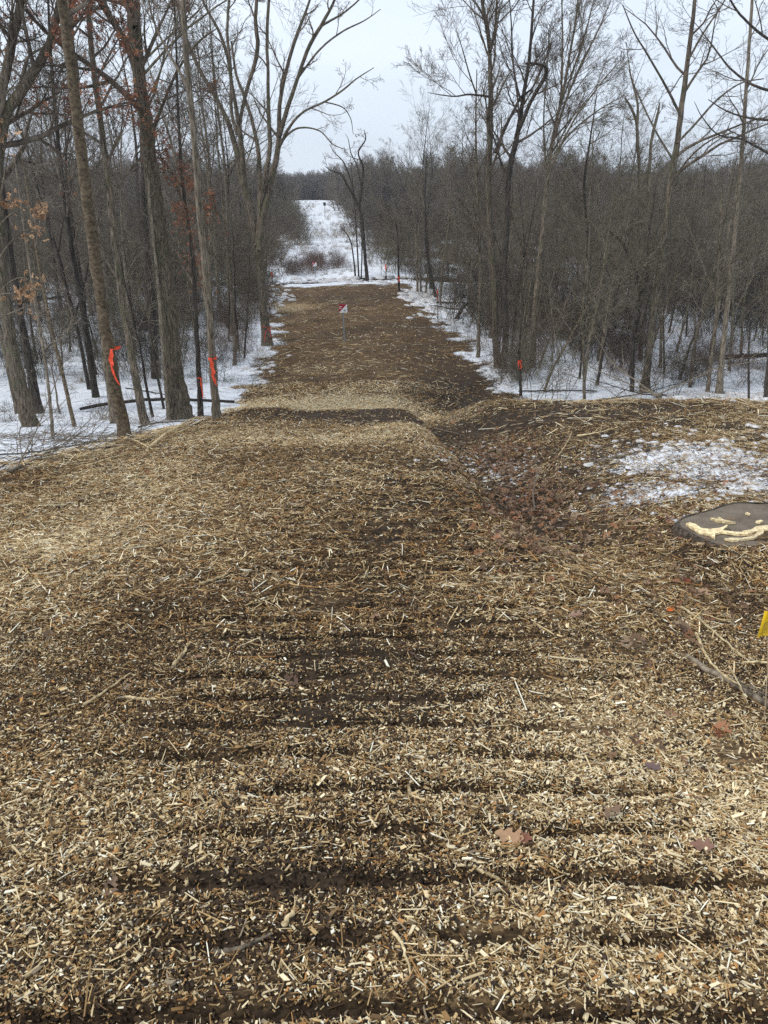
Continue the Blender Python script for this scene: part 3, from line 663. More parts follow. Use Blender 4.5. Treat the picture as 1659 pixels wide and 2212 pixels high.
R2, _ = hero('crooked_tree', 'dark crooked tree whose limb hooks over at the top, right of the strip', 'tree', 131,
     [([(1087, 797, 17), (1092, 720, 15), (1090, 640, 14), (1090, 560, 13), (1093, 518, 12), (1098, 398, 12), (1104, 350, 13), (1116, 300, 11), (1122, 269, 10), (1132, 200, 8), (1141, 144, 7), (1148, 70, 6), (1152, 10, 5), (1160, -100, 3)], .5, .5, 1.8),
      ([(1118, 290, 8), (1128, 265, 8), (1146, 221, 8), (1164, 190, 8), (1180, 160, 8), (1181, 148, 7), (1172, 141, 6), (1156, 137, 5), (1135, 137, 4)], (0, -.8), .4, 1.0),
      ([(1069, 330, 7), (1090, 280, 7), (1112, 235, 6), (1125, 211, 6), (1150, 190, 4), (1170, 150, 3), (1190, 90, 2)], (-.2, .8), .3, 1.6),
      ([(1128, 225, 5), (1115, 180, 4.5), (1107, 120, 4), (1105, 60, 3), (1100, -10, 2)], (0, 1), .1, 1.8)], M_dark, M_twig, WISP, 1.8, .5, ridges=.08)
R3, _ = hero('fan_tree', 'straight trunk topped by a wide fan of fine upswept stems', 'tree', 132,
     [([(1149, 795, 14), (1153, 720, 13), (1156, 662, 12), (1166, 560, 11), (1175, 470, 10), (1180, 408, 9.5), (1190, 330, 8), (1200, 270, 7), (1218, 192, 6), (1232, 110, 5), (1244, 40, 4), (1255, -60, 2.5)], .3, .5, 2.0),
      ([(1180, 400, 5), (1205, 330, 5), (1240, 260, 4), (1290, 190, 3), (1340, 130, 1.6)], (0, -1.2), .15, 1.6),
      ([(1192, 320, 5), (1215, 240, 5), (1250, 150, 4), (1290, 70, 3), (1320, 0, 1.6)], (0, .6), .15, 1.6),
      ([(1186, 350, 4), (1230, 290, 4), (1290, 240, 3), (1350, 205, 1.4)], (0, .9), .15, 1.5),
      ([(1200, 280, 5), (1212, 200, 4.4), (1215, 110, 4), (1214, 20, 3), (1215, -60, 2)], (0, -1.0), .15, 1.8),
      ([(1183, 400, 4), (1176, 320, 4), (1175, 240, 3), (1182, 150, 2.4), (1186, 60, 1.4)], (0, 1.2), .15, 1.6),
      ([(1208, 235, 4), (1235, 160, 3.6), (1265, 70, 3), (1285, -10, 1.8)], (.2, 1.6), .15, 1.6)], M_trunk, M_twig, WISP, 2.0, .5)
R4, YR4 = hero('ribboned_tree', 'broken-topped dark sapling at the strip corner wearing a bright pink ribbon', 'tree', 133,
     [([(1126, 855, 7.5), (1124, 820, 7), (1122, 775, 6.5), (1121, 760, 6), (1126, 700, 4), (1128, 640, 3), (1124, 590, 2)], .2)], M_dark, M_twig, FINE, 1.6, .3)
R5, _ = hero('big_tree', 'tall dark tree on the right with regular upswept boughs', 'tree', 134,
     [([(1392, 848, 22), (1398, 790, 17), (1405, 734, 16), (1415, 660, 16), (1425, 590, 15), (1436, 500, 14), (1445, 422, 14), (1452, 370, 14), (1464, 300, 12), (1474, 220, 11), (1482, 158, 10), (1492, 80, 8.5), (1501, 0, 7), (1512, -120, 4)], .3, .45, 2.6),
      ([(1470, 250, 6), (1440, 190, 5), (1400, 120, 4), (1370, 70, 3), (1345, 10, 2)], (0, -1.), .2, 1.6),
      ([(1462, 310, 5), (1500, 270, 4.6), (1550, 215, 4), (1600, 180, 3), (1650, 170, 2)], (0, 1.2), .2, 1.6),
      ([(1456, 350, 5), (1420, 290, 4), (1390, 230, 3.4), (1365, 170, 2.6), (1352, 90, 1.6)], (0, .8), .2, 1.6),
      ([(1450, 395, 5), (1490, 340, 4), (1540, 300, 3.4), (1590, 285, 2)], (0, -1.4), .2, 1.6),
      ([(1486, 130, 5), (1520, 70, 4), (1560, 10, 3), (1590, -50, 2)], (0, 1), .2, 1.6)], M_trunk, M_twig, SPARSE, 2.6, .45)
R6, _ = hero('crooked_tree', 'black forking crooked tree in the snow left of the tall right-hand tree', 'tree', 135,
     [([(1367, 846, 10), (1366, 780, 10), (1370, 720, 10), (1382, 660, 9), (1378, 600, 7), (1362, 560, 6), (1340, 520, 5), (1312, 494, 3)], .3, .4, 1.6),
      ([(1384, 650, 7), (1398, 590, 6), (1400, 520, 5), (1410, 450, 4), (1418, 390, 2)], (0, .8), .2, 1.6), ([(1370, 730, 5), (1388, 700, 5), (1398, 660, 4), (1410, 610, 2)], (0, -.5), .2, 1.)], M_dark, M_twigo, FINE, 1.6, .4)
R7, _ = hero('bare_tree', 'pale grey straight pole-like tree toward the right edge', 'tree', 136,
     [([(1553, 851, 15), (1560, 770, 12), (1568, 686, 11), (1580, 580, 10), (1590, 480, 9), (1602, 336, 8), (1612, 192, 7), (1619, 90, 6), (1625, 0, 5.5), (1634, -140, 3)], .2, .6, 1.4)], M_tan, M_twigg, SPARSE, 1.4, .6)
R8, _ = hero('bare_tree', 'slim grey leaning stem just left of the pale pole-like tree', 'tree', 137,
     [([(1528, 850, 9), (1536, 780, 8), (1546, 700, 7), (1551, 600, 6), (1556, 500, 5), (1560, 400, 4)], .4, .3, 1.4)], M_trunk, M_twigg, FINE, 1.4, .3)
R9, _ = hero('broken_tree', 'dead twin-topped snag with snapped tips against the sky at right', 'tree', 138,
     [([(1388, 760, 9), (1384, 600, 8.5), (1382, 480, 8), (1381, 374, 7.5), (1377, 300, 7), (1374, 260, 6), (1362, 230, 5), (1350, 211, 4)], .5, .5, .9),
      ([(1398, 500, 7), (1402, 384, 7), (1408, 300, 6.5), (1420, 250, 6), (1425, 222, 3)], (0, 1), .3, .9), ([(1376, 290, 5), (1378, 230, 5), (1368, 185, 4), (1359, 150, 3)], (0, .8), .3, .9)], M_trunk, M_twigg, SPARSE, .9, .5, base=27.)
R10, _ = hero('furrowed_tree', 'dark trunk cropped by the right frame edge with long boughs reaching in', 'tree', 139,
     [([(1668, 850, 20), (1670, 700, 18), (1672, 500, 17), (1680, 300, 15), (1690, 100, 12), (1700, -100, 8)], .2, .5, 2.4),
      ([(1676, 340, 6), (1640, 320, 5), (1600, 300, 4), (1550, 290, 3), (1515, 250, 2), (1500, 220, 1)], (0, -1.), .2, 1.8),
      ([(1680, 200, 6), (1630, 185, 5), (1580, 150, 4), (1540, 100, 3), (1510, 60, 1.4)], (0, .8), .2, 1.8),
      ([(1685, 100, 6), (1640, 70, 5), (1590, 20, 4), (1560, -40, 2)], (0, -.8), .2, 1.8),
      ([(1676, 260, 6), (1620, 255, 4), (1570, 240, 3), (1530, 215, 1.6)], (.2, 1.6), .2, 1.8)], M_dark, M_twig, SPARSE, 2.4, .5, base=19.5)
R12, _ = hero('bare_tree', 'brown trunk at the right brink of the strip before the tall furrowed tree', 'tree', 140,
     [([(1033, 770, 9), (1035, 700, 8), (1038, 590, 7), (1034, 480, 6), (1030, 380, 5), (1028, 260, 4), (1030, 150, 2)], .4)], M_trunk, M_twig, WISP, 1.6, .4)
R13, _ = hero('bare_tree', 'snow-dusted trunk leaning right behind the reddish brambles', 'tree', 141,
     [([(1256, 760, 9), (1262, 640, 8), (1270, 520, 7), (1262, 400, 6), (1275, 300, 4), (1290, 200, 2)], .5)], M_dark, M_twigo, FINE, 2.2, .35)
# ------------------------------------------------------------------ background trees: a few kinds, copied
def proto_tree(seed, h, kind):
    rng = np.random.default_rng(seed); r = h*.0078*(.8+.4*rng.random())
    p0 = np.array([[0, 0, -.15]]); lean = rng.normal(size=2)*.05
    d0 = np.array([[lean[0], lean[1], 1.]]); d0 /= np.linalg.norm(d0)
    pts, rad = chains(rng, p0, d0, np.array([h]), np.array([r]), .006, 22, .035, .01)
    rad[:, 0] *= 1.3; parts = [tubes(pts, rad, 7)]; st = [(pts[0], rad[0], .28 if kind != 'tall' else .42, h*.28)]
    if kind != 'tall':
        for j in range(int(rng.integers(1, 4))):
            k = int(rng.integers(5, 12)); az = rng.random()*6.28
            d = np.array([[math.cos(az)*.45, math.sin(az)*.45, 1.]]); d /= np.linalg.norm(d)
            q, qr = chains(rng, pts[:, k], d, np.array([h*(1-k/22)*.95]), rad[:, k]*.75, .005, 14, .06, .02)
            parts.append(tubes(q, qr, 6)); st.append((q[0], qr[0], .2, h*.22))
    V, Fq = merge(parts); tm = mesh_np('trunk', V, Fq, (M_trunk, M_dark, M_tan, M_rough)[seed % 4])
    spec = [(1.5, 45, 1, .10, .05, 6, 4), (5, 42, .55, .13, .04, 5, 3), (6, 40, .5, .15, .03, 4, 3), (3, 38, .5, .16, .02, 3, 3)]
    V, Fq, tips = crown_from(rng, st, spec, .005)
    cm = mesh_np('crown', V, Fq, (M_twig, M_twigo, M_twigg)[seed % 3])
    return tm, cm
def proto_far(seed):
    rng = np.random.default_rng(seed); n = 5
    P0 = np.concatenate([rng.normal(size=(n, 2))*1.6, -.3*np.ones((n, 1))], 1); D = np.concatenate([rng.normal(size=(n, 2))*.08, np.ones((n, 1))], 1)
    L = 8+3*rng.random(n); pts, rad = chains(rng, P0, D, L, .11*np.ones(n), .02, 8, .06, .01); parts = [tubes(pts, rad, 4)]
    for (m, r_, t0) in ((22, .36, .12), (9, .5, .15), (5, .5, .2)):
        p, d, l, rr = kids(rng, pts, rad, L, m, t0, .98, 42, r_, .5, .016); pts, rad = chains(rng, p, d, l, rr, rr*.6, 4, .13, .05); L = l; parts.append(tubes(pts, rad, 3))
    V, Fq = merge(parts); return mesh_np('woods', V, Fq, (M_twigg, M_twig)[seed % 2])
def proto_sapling(seed, h):
    rng = np.random.default_rng(seed); r = h*.0085
    d0 = np.array([[rng.normal()*.12, rng.normal()*.12, 1.]]); d0 /= np.linalg.norm(d0)
    pts, rad = chains(rng, np.array([[0, 0, -.1]]), d0, np.array([h]), np.array([r]), .004, 16, .05, .01)
    V, Fq = tubes(pts, rad, 6); tm = mesh_np('trunk', V, Fq, (M_dark, M_smooth, M_tan, M_trunk)[seed % 4])
    spec = [(3.2, 48, 1, .12, .05, 5, 3), (6, 42, .55, .15, .03, 4, 3), (5, 40, .5, .17, .02, 3, 3)]
    V, Fq, tips = crown_from(rng, [(pts[0], rad[0], .25, h*.34)], spec, .0045)
    return tm, mesh_np('crown', V, Fq, (M_twig, M_twigo, M_twigg)[(seed+1) % 3])
PT = [proto_tree(200+i, h, k) for i, (h, k) in enumerate([(13, 'tall'), (11, 'fork'), (14, 'tall'), (12, 'fork'), (10, 'fork'), (15, 'tall'), (12.5, 'fork'), (9.5, 'tall')])]
PS = [proto_sapling(300+i, h) for i, h in enumerate([4.5, 5.5, 3.6, 6.5, 5.0, 4.0])]
def xc(y): return -.075*y+.8
def edges(y):
    l, r = corridor(np.float64(y)); return float(l), float(r)
def forest():
    rng = np.random.default_rng(77); taken = []
    def place(n, side, y0, y1, spread, kind, name, labels, group, gap=.6, smin=.8, smax=1.15):
        k = 0; tries = 0
        while k < n and tries < n*60:
            tries += 1
            y = y0+(y1-y0)*rng.random()**.85; el, er = edges(y)
            m = (.25+.5*rng.random() if kind == 's' else .9)
            x = el-m-rng.random()**1.2*spread*(.53*y+2+el) if side < 0 else er+m+rng.random()**1.2*spread*(.53*y+2-er)
            if abs(x) > .56*y+3: continue
            if any((x-a)**2+(y-b)**2 < (gap*(1+y/40))**2 for a, b in taken): continue
            taken.append((x, y)); tm, cm = (PS if kind == 's' else PT)[int(rng.integers(0, 6 if kind == 's' else 8))]
            t = empty(name, on(x, y, 0), labels, 'tree', group)
            t.rotation_euler = (0, 0, rng.random()*6.28); s = smin+(smax-smin)*rng.random(); t.scale = (s, s, s*(.9+.25*rng.random()))
            link('trunk', tm, t); link('crown', cm, t); k += 1
    place(30, -1, 22, 48, 1., 't', 'woodland_tree', 'bare tree in the near woods left of the cleared strip', 'near woods left of the strip', 1.1, .6, 1.)
    place(54, 1, 23, 50, 1., 't', 'woodland_tree', 'bare tree in the near woods right of the cleared strip', 'near woods right of the strip', 1.0, .42, .72)
    place(44, -1, 16.5, 40, 1., 's', 'sapling', 'thin bare sapling in the snow left of the cleared strip', 'saplings left of the strip', .5)
    place(62, 1, 19.6, 44, 1., 's', 'sapling', 'thin bare sapling in the snow right of the cleared strip', 'saplings right of the strip', .5)
    place(32, -1, 52, 110, 1., 't', 'far_tree', 'bare tree beyond the creek, left of the snowy opening', 'trees beyond the creek at left', 1.1, .5, .85)
    place(44, 1, 52, 110, 1., 't', 'far_tree', 'bare tree beyond the creek, right of the snowy opening', 'trees beyond the creek at right', 1.1, .48, .88)
forest()
# ------------------------------------------------------------------ stuff: instanced undergrowth, grass, far woods
def brush_mesh(name, seed, h, n, mat, spread=.5, r=.006, spec=None, lean=.35, trop=.0):
    rng = np.random.default_rng(seed); a = rng.random(n)*6.28; q = spread*np.sqrt(rng.random(n))
    P0 = np.stack([q*np.cos(a), q*np.sin(a), -.05*np.ones(n)], -1)
    D = np.stack([rng.normal(size=n)*lean, rng.normal(size=n)*lean, np.ones(n)], -1); D /= np.linalg.norm(D, axis=1, keepdims=True)
    L = h*(.5+.6*rng.random(n)); pts, rad = chains(rng, P0, D, L, r*(.6+.8*rng.random(n)), r*.35, 6, .13, trop)
    parts = [tubes(pts, rad, 3)]
    if spec:
        for (m, ang, ratio, K) in spec:
            p, d, l, rr = kids(rng, pts, rad, L, m, .15, .95, ang, ratio, .6, r*.3)
            pts, rad = chains(rng, p, d, l, rr, rr*.5, K, .16, trop); L = l; parts.append(tubes(pts, rad, 3))
    V, Fq = merge(parts); return mesh_np(name, V, Fq, mat)
def scatter(name, label, meshes, X, Y, S, seed, dz=0.):
    rng = np.random.default_rng(seed); n = len(X)
    me = bpy.data.meshes.new(name); me.vertices.add(n)
    me.vertices.foreach_set('co', np.stack([X, Y, H(X, Y)+dz], -1).astype(np.float32).ravel())
    for an, ty, val in (('rot', 'FLOAT', rng.random(n)*6.28), ('scl', 'FLOAT', S)):
        at = me.attributes.new(an, ty, 'POINT'); at.data.foreach_set('value', np.asarray(val, np.float32))
    at = me.attributes.new('pick', 'INT', 'POINT'); at.data.foreach_set('value', rng.integers(0, len(meshes), n).astype(np.int32))
    o = link(name, me); tag(o, label, kind='stuff')
    g = bpy.data.node_groups.new(name, 'GeometryNodeTree')
    g.interface.new_socket('Geometry', in_out='INPUT', socket_type='NodeSocketGeometry'); g.interface.new_socket('Geometry', in_out='OUTPUT', socket_type='NodeSocketGeometry')
    gi = N(g, 'NodeGroupInput'); go = N(g, 'NodeGroupOutput'); ip = N(g, 'GeometryNodeInstanceOnPoints')
    ge = N(g, 'GeometryNodeGeometryToInstance')
    for m in reversed(meshes):
        po = bpy.data.objects.new(m.name+'_source', m)
        oi = N(g, 'GeometryNodeObjectInfo'); oi.inputs['Object'].default_value = po; g.links.new(oi.outputs['Geometry'], ge.inputs[0])
    def attr(nm, dt):
        a = N(g, 'GeometryNodeInputNamedAttribute', data_type=dt); a.inputs[0].default_value = nm; return a.outputs[0]
    cx = N(g, 'ShaderNodeCombineXYZ'); g.links.new(attr('rot', 'FLOAT'), cx.inputs[2])
    g.links.new(gi.outputs[0], ip.inputs['Points']); g.links.new(ge.outputs[0], ip.inputs['Instance'])
    ip.inputs['Pick Instance'].default_value = True
    g.links.new(attr('pick', 'INT'), ip.inputs['Instance Index']); g.links.new(cx.outputs[0], ip.inputs['Rotation']); g.links.new(attr('scl', 'FLOAT'), ip.inputs['Scale'])
    g.links.new(ip.outputs[0], go.inputs[0])
    md = o.modifiers.new('scatter', 'NODES'); md.node_group = g
    return o
def sample(n, side, y0, y1, spread, seed, margin=.3, pw=.85, dens=None):
    rng = np.random.default_rng(seed); X = []; Y = []
    while len(X) < n:
        y = y0+(y1-y0)*rng.random()**pw; el, er = edges(y)
        s = side if side else (1 if rng.random() < .55 else -1)
        x = el-margin-rng.random()*spread*(.55*y+3+el) if s < 0 else er+margin+rng.random()*spread*(.55*y+3-er)
        if dens is not None and rng.random() > dens(x, y): continue
        X.append(x); Y.append(y)
    return np.array(X), np.array(Y), rng
def stuff():
    b1 = [brush_mesh('brush', 401+i, 3.4, 11, (M_twigo, M_dark, M_twig, M_twigg, M_twigo)[i], 1.0, .016, [(6, 45, .5, 5), (5, 42, .5, 4), (4, 40, .5, 3)], .28, .01) for i in range(5)]
    X, Y, rng = sample(1750, 0, 33, 150, 1., 501, .3, .9)
    scatter('undergrowth', 'tangled bare grey-brown brush filling the woods', b1, X, Y, (.6+.6*rng.random(len(X)))*(.75+.25*ss(30, 60, Y)), 601)
    X, Y, rng = sample(85, 1, 21, 40, 1., 511, .5)
    scatter('undergrowth', 'tangled bare brush in the right-hand woods', b1, X, Y, .45+.35*rng.random(len(X)), 611)
    X, Y, rng = sample(130, -1, 22, 36, 1., 512, .8)
    scatter('undergrowth', 'low bare brush in the left-hand woods', b1, X, Y, .3+.3*rng.random(len(X)), 612)
    b2 = [brush_mesh('bramble', 421+i, 1.5, 26, M_twigr, .6, .005, [(7, 45, .5, 4), (4, 42, .5, 3)], .5, -.02) for i in range(3)]
    X = []; Y = []; rng = np.random.default_rng(5)
    for (u, v, su, sv, n) in [(1250, 720, 100, 28, 60), (1180, 700, 60, 20, 16), (500, 720, 40, 30, 16), (690, 577, 40, 5, 34), (640, 590, 40, 5, 14), (1130, 800, 30, 10, 8), (1560, 800, 70, 18, 18), (1350, 780, 50, 20, 12)]:
        for i in range(n):
            p = hit(u+rng.normal()*su, v+rng.normal()*sv); el, er = edges(p[1])
            if p[1] < 47 and el-.1 < p[0] < er+.1: continue
            X.append(p[0]); Y.append(p[1])
    scatter('brambles', 'reddish brown leafless brambles in the snow', b2, np.array(X), np.array(Y), .5+.5*rng.random(len(X)), 602)
    b3 = [brush_mesh('tuft', 431+i, .45, 34, (M_grass, M_twigg)[i % 2], .18, .0035, None, .45, -.04) for i in range(4)]
    X, Y, r1 = sample(800, 0, 15.5, 60, 1., 503, .0, .8)
    X2 = []; Y2 = []
    while len(X2) < 950:
        y = 52+r1.random()*150; c = xc(y); x = c+(r1.random()*2-1)*(4+.04*y)
        if vn(x*.35, y*.12, 8) > .42: X2.append(x); Y2.append(y)
    X = np.concatenate([X, X2]); Y = np.concatenate([Y, Y2])
    scatter('dry_grass', 'dry straw-coloured grass poking through the snow', b3, X, Y, .4+.9*r1.random(len(X)), 603)
    b4 = [brush_mesh('weeds', 441+i, 1.1, 20, (M_twig, M_grass)[i % 2], .5, .006, [(5, 40, .4, 3)], .25, .0) for i in range(2)]
    X3 = []; Y3 = []
    for (cx, cy, sx, sy, n) in [(-8.2, 78, 1.6, 6, 26), (-5.0, 88, 1.2, 7, 20), (-10.2, 62, 1.5, 3, 16), (-7, 130, 3, 10, 24), (-13, 105, 2., 8, 16)]:
        X3 += list(cx+r1.normal(size=n)*sx); Y3 += list(cy+r1.normal(size=n)*sy)
    scatter('tall_weeds', 'tall brown weeds in the snowy opening', b4, np.array(X3), np.array(Y3), .6+.6*r1.random(len(X3)), 604)
    # forest floor twigs
    rng = np.random.default_rng(9); n = 9000
    y = 14+38*rng.random(n)**.8; s = np.where(rng.random(n) < .5, -1, 1); el = np.interp(y, XLy, XLx); er = np.interp(y, XRy, XRx)
    x = np.where(s < 0, el-rng.random(n)*(.5*y+3), er+rng.random(n)*(.5*y))
    q = rng.integers(0, n, 900); y[:900] = 8+6*rng.random(900); x[:900] = -3.6-rng.random(900)*3.5
    p0 = np.stack([x, y, H(x, y)+.01], -1); a = rng.random(n)*6.28
    D = np.stack([np.cos(a), np.sin(a), .35*rng.random(n)], -1)
    pts, rad = chains(rng, p0, D, .15+.5*rng.random(n)**2, .003+.004*rng.random(n), .002, 4, .15, -.05)
    V, Fq = tubes(pts, rad, 3); tag(link('forest_litter', mesh_np('forest_litter', V, Fq, M_twig)), 'fine dead twigs lying on the snow', kind='stuff')
    # far woods
    rng = np.random.default_rng(31); n = 3600
    y = 226+80*rng.random(n); x = (rng.random(n)*2-1)*.75*y
    cap = [proto_far(700+i) for i in range(3)]; n = 2600; x = x[:n]; y = y[:n]
    scatter('distant_woods', 'grey line of far woods on the horizon', cap, x, y, .62+.2*rng.random(n), 605, -1.3)
    n = 850; y = 125+95*rng.random(n); el, er = corridor(y); el = el-1; s = np.where(rng.random(n) < .42, -1, 1)
    x = np.where(s < 0, el-rng.random(n)*(.6*y), er+rng.random(n)*.65*y)
    scatter('distant_woods', 'mass of bare woods behind the trees beyond the creek', cap, x, y, .45+.55*rng.random(n)**2.2, 606, -.8)
stuff()
# ------------------------------------------------------------------ ribbons
def strip(pts, wd, twist=0.):
    pts = spline(np.asarray(pts, float), 26); n = len(pts); V = []; tan = np.gradient(pts, axis=0)
    for i in range(n):
        t = tan[i]/np.linalg.norm(tan[i]); sd_ = np.cross(t, np.array([0, 1., 0])); sd_ /= np.linalg.norm(sd_)+1e-9
        an = twist*i/n+.35*math.sin(i*.8); nrm = np.cross(t, sd_)
        dirn = sd_*math.cos(an)+nrm*math.sin(an)
        wf = wd*(1-.55*abs(math.sin(i*.33+twist)))
        V += [pts[i]-dirn*wf/2, pts[i]+dirn*wf/2]
    Fq = [(2*i, 2*i+1, 2*i+3, 2*i+2) for i in range(n-1)]
    return np.array(V), np.array(Fq)
def ribbon(label, Y, r, band, tails, wd, mat=M_ribbon, name='marking_ribbon'):
    """band: (u, v) left and (u, v) right of the trunk; tails: pixel polylines"""
    a = P(*band[0], Y); b = P(*band[1], Y); c = (a+b)/2; rr = np.linalg.norm((b-a)[[0, 2]])/2*1.04
    t = empty(name, c, label, 'ribbon'); ang = np.linspace(0, 2*math.pi, 21)
    ring = np.stack([np.cos(ang)*rr, -np.sin(ang)*rr, np.cos(ang)*(b-a)[2]/2], -1)
    V = []; 
    for i, p in enumerate(ring):
        hgt = wd*(.5+.28*math.sin(i*1.1)); V += [p+[0, 0, -hgt/2], p+[0, 0, hgt/2]]
    Fq = np.array([(2*i, 2*i+1, 2*i+3, 2*i+2) for i in range(20)])
    link('band', mesh_np('band', np.array(V), Fq, mat), t)
    for j, tl in enumerate(tails):
        pp = [P(u, v, Y-rr-.03-.02*j)-c for u, v in tl]
        V, Fq = strip(pp, wd, .6+j)
        link('tail', mesh_np('tail', V, Fq, mat), t)
ribbon('long orange ribbon hanging from the nearest leaning trunk', YT1-.02, .1, ((233, 756), (259, 750)), [[(240, 754), (238, 775), (243, 800), (251, 820), (259, 832)], [(241, 754), (244, 790), (248, 810)]], .055)
ribbon('pink ribbon tied low on the slender dark trunk', YT12-.02, .06, ((427, 815), (436, 817)), [[(433, 816), (435, 835), (438, 852), (438, 858), (445, 860)]], .05)
ribbon('orange ribbon hanging from the pale tan trunk', YT13-.1, .1, ((450, 774), (468, 773)), [[(454, 774), (458, 795), (461, 818), (468, 832)], [(455, 774), (462, 800), (466, 826)]], .06)
M_string = plain('string_red', (.75, .06, .04), .6, .1, 30)
ribbon('thin red string round the spreading tree trunk', YT15-.05, .2, ((566, 703), (586, 707)), [[(581, 710), (575, 716), (573, 721), (572, 738)], [(583, 708), (584, 722), (585, 740)]], .035, M_string)
ribbon('small bright pink loop on the broken-topped sapling', YR4-.01, .05, ((1119, 780), (1127, 779)), [[(1122, 780), (1125, 788), (1126, 793), (1123, 797)], [(1120, 781), (1120, 790), (1122, 797)]], .05)
ribbon('small orange ribbon on the thin black trunk near the creek', YC2-.02, .05, ((859, 598), (864, 597)), [[(861, 598), (862, 604), (861, 609)]], .09)
# marking stakes (thin sticks with ribbon wound round)
def stake(label, u, v, vt, wpx=2.):
    p = hit(u, v); Y = p[1]; top = P(u-1, vt, Y); b = on(p[0], Y, -.15); t = empty('marking_stake', b, label, 'stake')
    q = np.array([[0, 0, 0], (top-b)*.5+[.01, 0, 0], top-b])[None]; r = wpx*np.linalg.norm(p-EYE)/F/2
    V, Fq = tubes(spline(q[0], 8)[None], np.full((1, 8), r), 6); link('stem', mesh_np('stem', V, Fq, M_dark), t)
    a = (top-b)*.68; c = (top-b)*1.0; V, Fq = tubes(spline(np.array([a, (a+c)/2, c]), 8)[None], np.array([[1.7, 1.4, 1.9, 1.3, 1.6, 1.9, 1.3, 1.]])*r, 6)
    link('ribbon', mesh_np('ribbon', V, Fq, M_ribbon), t)
stake('orange topped stake standing across the creek', 834, 603, 571)
stake('orange topped stake by the snowy patch right of the strip', 946, 690, 625, 1.8)
stake('orange topped stake left of the strip end beside the vase-shaped tree', 588, 612, 588, 2.4)
# ------------------------------------------------------------------ signs
def box(cx, cy, cz, sx, sy, sz):
    c = np.array([(-1, -1, -1), (1, -1, -1), (1, 1, -1), (-1, 1, -1), (-1, -1, 1), (1, -1, 1), (1, 1, 1), (-1, 1, 1)], float)*.5
    f = np.array([(0, 1, 5, 4), (1, 2, 6, 5), (2, 3, 7, 6), (3, 0, 4, 7), (4, 5, 6, 7), (3, 2, 1, 0)])
    return c*np.array([sx, sy, sz])+np.array([cx, cy, cz]), f
M_red = plain('sign_red', (.36, .012, .03), .45, .1, 6); M_white = plain('sign_white', (.80, .81, .80), .45, .08, 6)
M_steel = plain('galvanised_post', (.24, .27, .28), .5, .35, 20); M_ink = plain('sign_ink', (.10, .12, .16), .6, .05, 5); M_black = plain('black_plastic', (.02, .02, .022), .6, .2, 10)
def sign(label, u, vb, vt, plate, rot=0.):
    p = hit(u, vb); Y = p[1]; z0 = float(H(p[0], Y)); L = np.linalg.norm(p-EYE); top = P(u, vt, Y)[2]
    t = empty('marker_sign', (p[0], Y, z0), label, 'sign'); hgt = top-z0
    t.rotation_euler = (0, R_(-1.2), rot)
    s = plate*L/F*.98
    V, Fq = merge([box(0, 0, (hgt-.1)/2-.1, .045, .012, hgt), box(-.02, .012, (hgt-.1)/2-.1, .006, .02, hgt), box(.02, .012, (hgt-.1)/2-.1, .006, .02, hgt)])
    link('post', mesh_np('post', V, Fq, M_steel, False), t)
    zc = hgt-s/2
    h = s/2; y0, y1 = -.020, -.012
    pl = link('plate', mesh_np('plate', *box(0, -.012, zc, s, .006, s), M_white, False), t)
    V = np.array([(-h, -.019, h), (h*.93, -.019, h), (-h, -.019, -h*.93)])+np.array([0, 0, zc]); V = np.vstack([V, V+[0, .003, 0]])
    fc = np.array([(0, 1, 2), (5, 4, 3)]); link('red_corner', mesh_np('red_corner', V, fc, M_red, False), pl).matrix_parent_inverse.identity()
    ln = [box(-.30*s, -.021, zc+.22*s, .38*s, .002, .07*s), box(-.32*s, -.021, zc+.06*s, .30*s, .002, .035*s), box(-.34*s, -.021, zc-.01*s, .24*s, .002, .03*s)]
    V, Fq = merge(ln); link('white_writing', mesh_np('white_writing', V, Fq, M_white, False), pl)
    ln = [box(.14*s, -.019, zc-.17*s, .14*s, .002, .05*s), box(.27*s, -.019, zc-.16*s, .10*s, .002, .02*s), box(.2*s, -.019, zc-.26*s, .38*s, .002, .022*s), box(.2*s, -.019, zc-.32*s, .34*s, .002, .02*s)]
    V, Fq = merge(ln); link('small_print', mesh_np('small_print', V, Fq, M_ink, False), pl)
sign('red and white diagonal marker sign on a steel post in the middle of the strip', 744, 738, 657, 17.5, R_(3))
sign('small red and white marker sign across the creek among brambles', 681, 599, 566, 8.5, R_(-4))
def far_box():
    p = hit(702, 470); Y = p[1]; b = on(p[0], Y, 0.); top = P(702, 438, Y)[2]-b[2]
    t = empty('nest_box', b, 'black box on a post far off in the snowy field', 'box')
    V, Fq = tubes(np.array([[[0, 0, -.1], [0, 0, top*.5], [0, 0, top-.15]]]), np.full((1, 3), .035), 8); link('post', mesh_np('post', V, Fq, M_stick), t)
    V, Fq = merge([box(0, 0, top-.2, .36, .3, .42), box(0, -.04, top+.035, .44, .4, .04)]); link('body', mesh_np('body', V, Fq, M_black, False), t)
far_box()
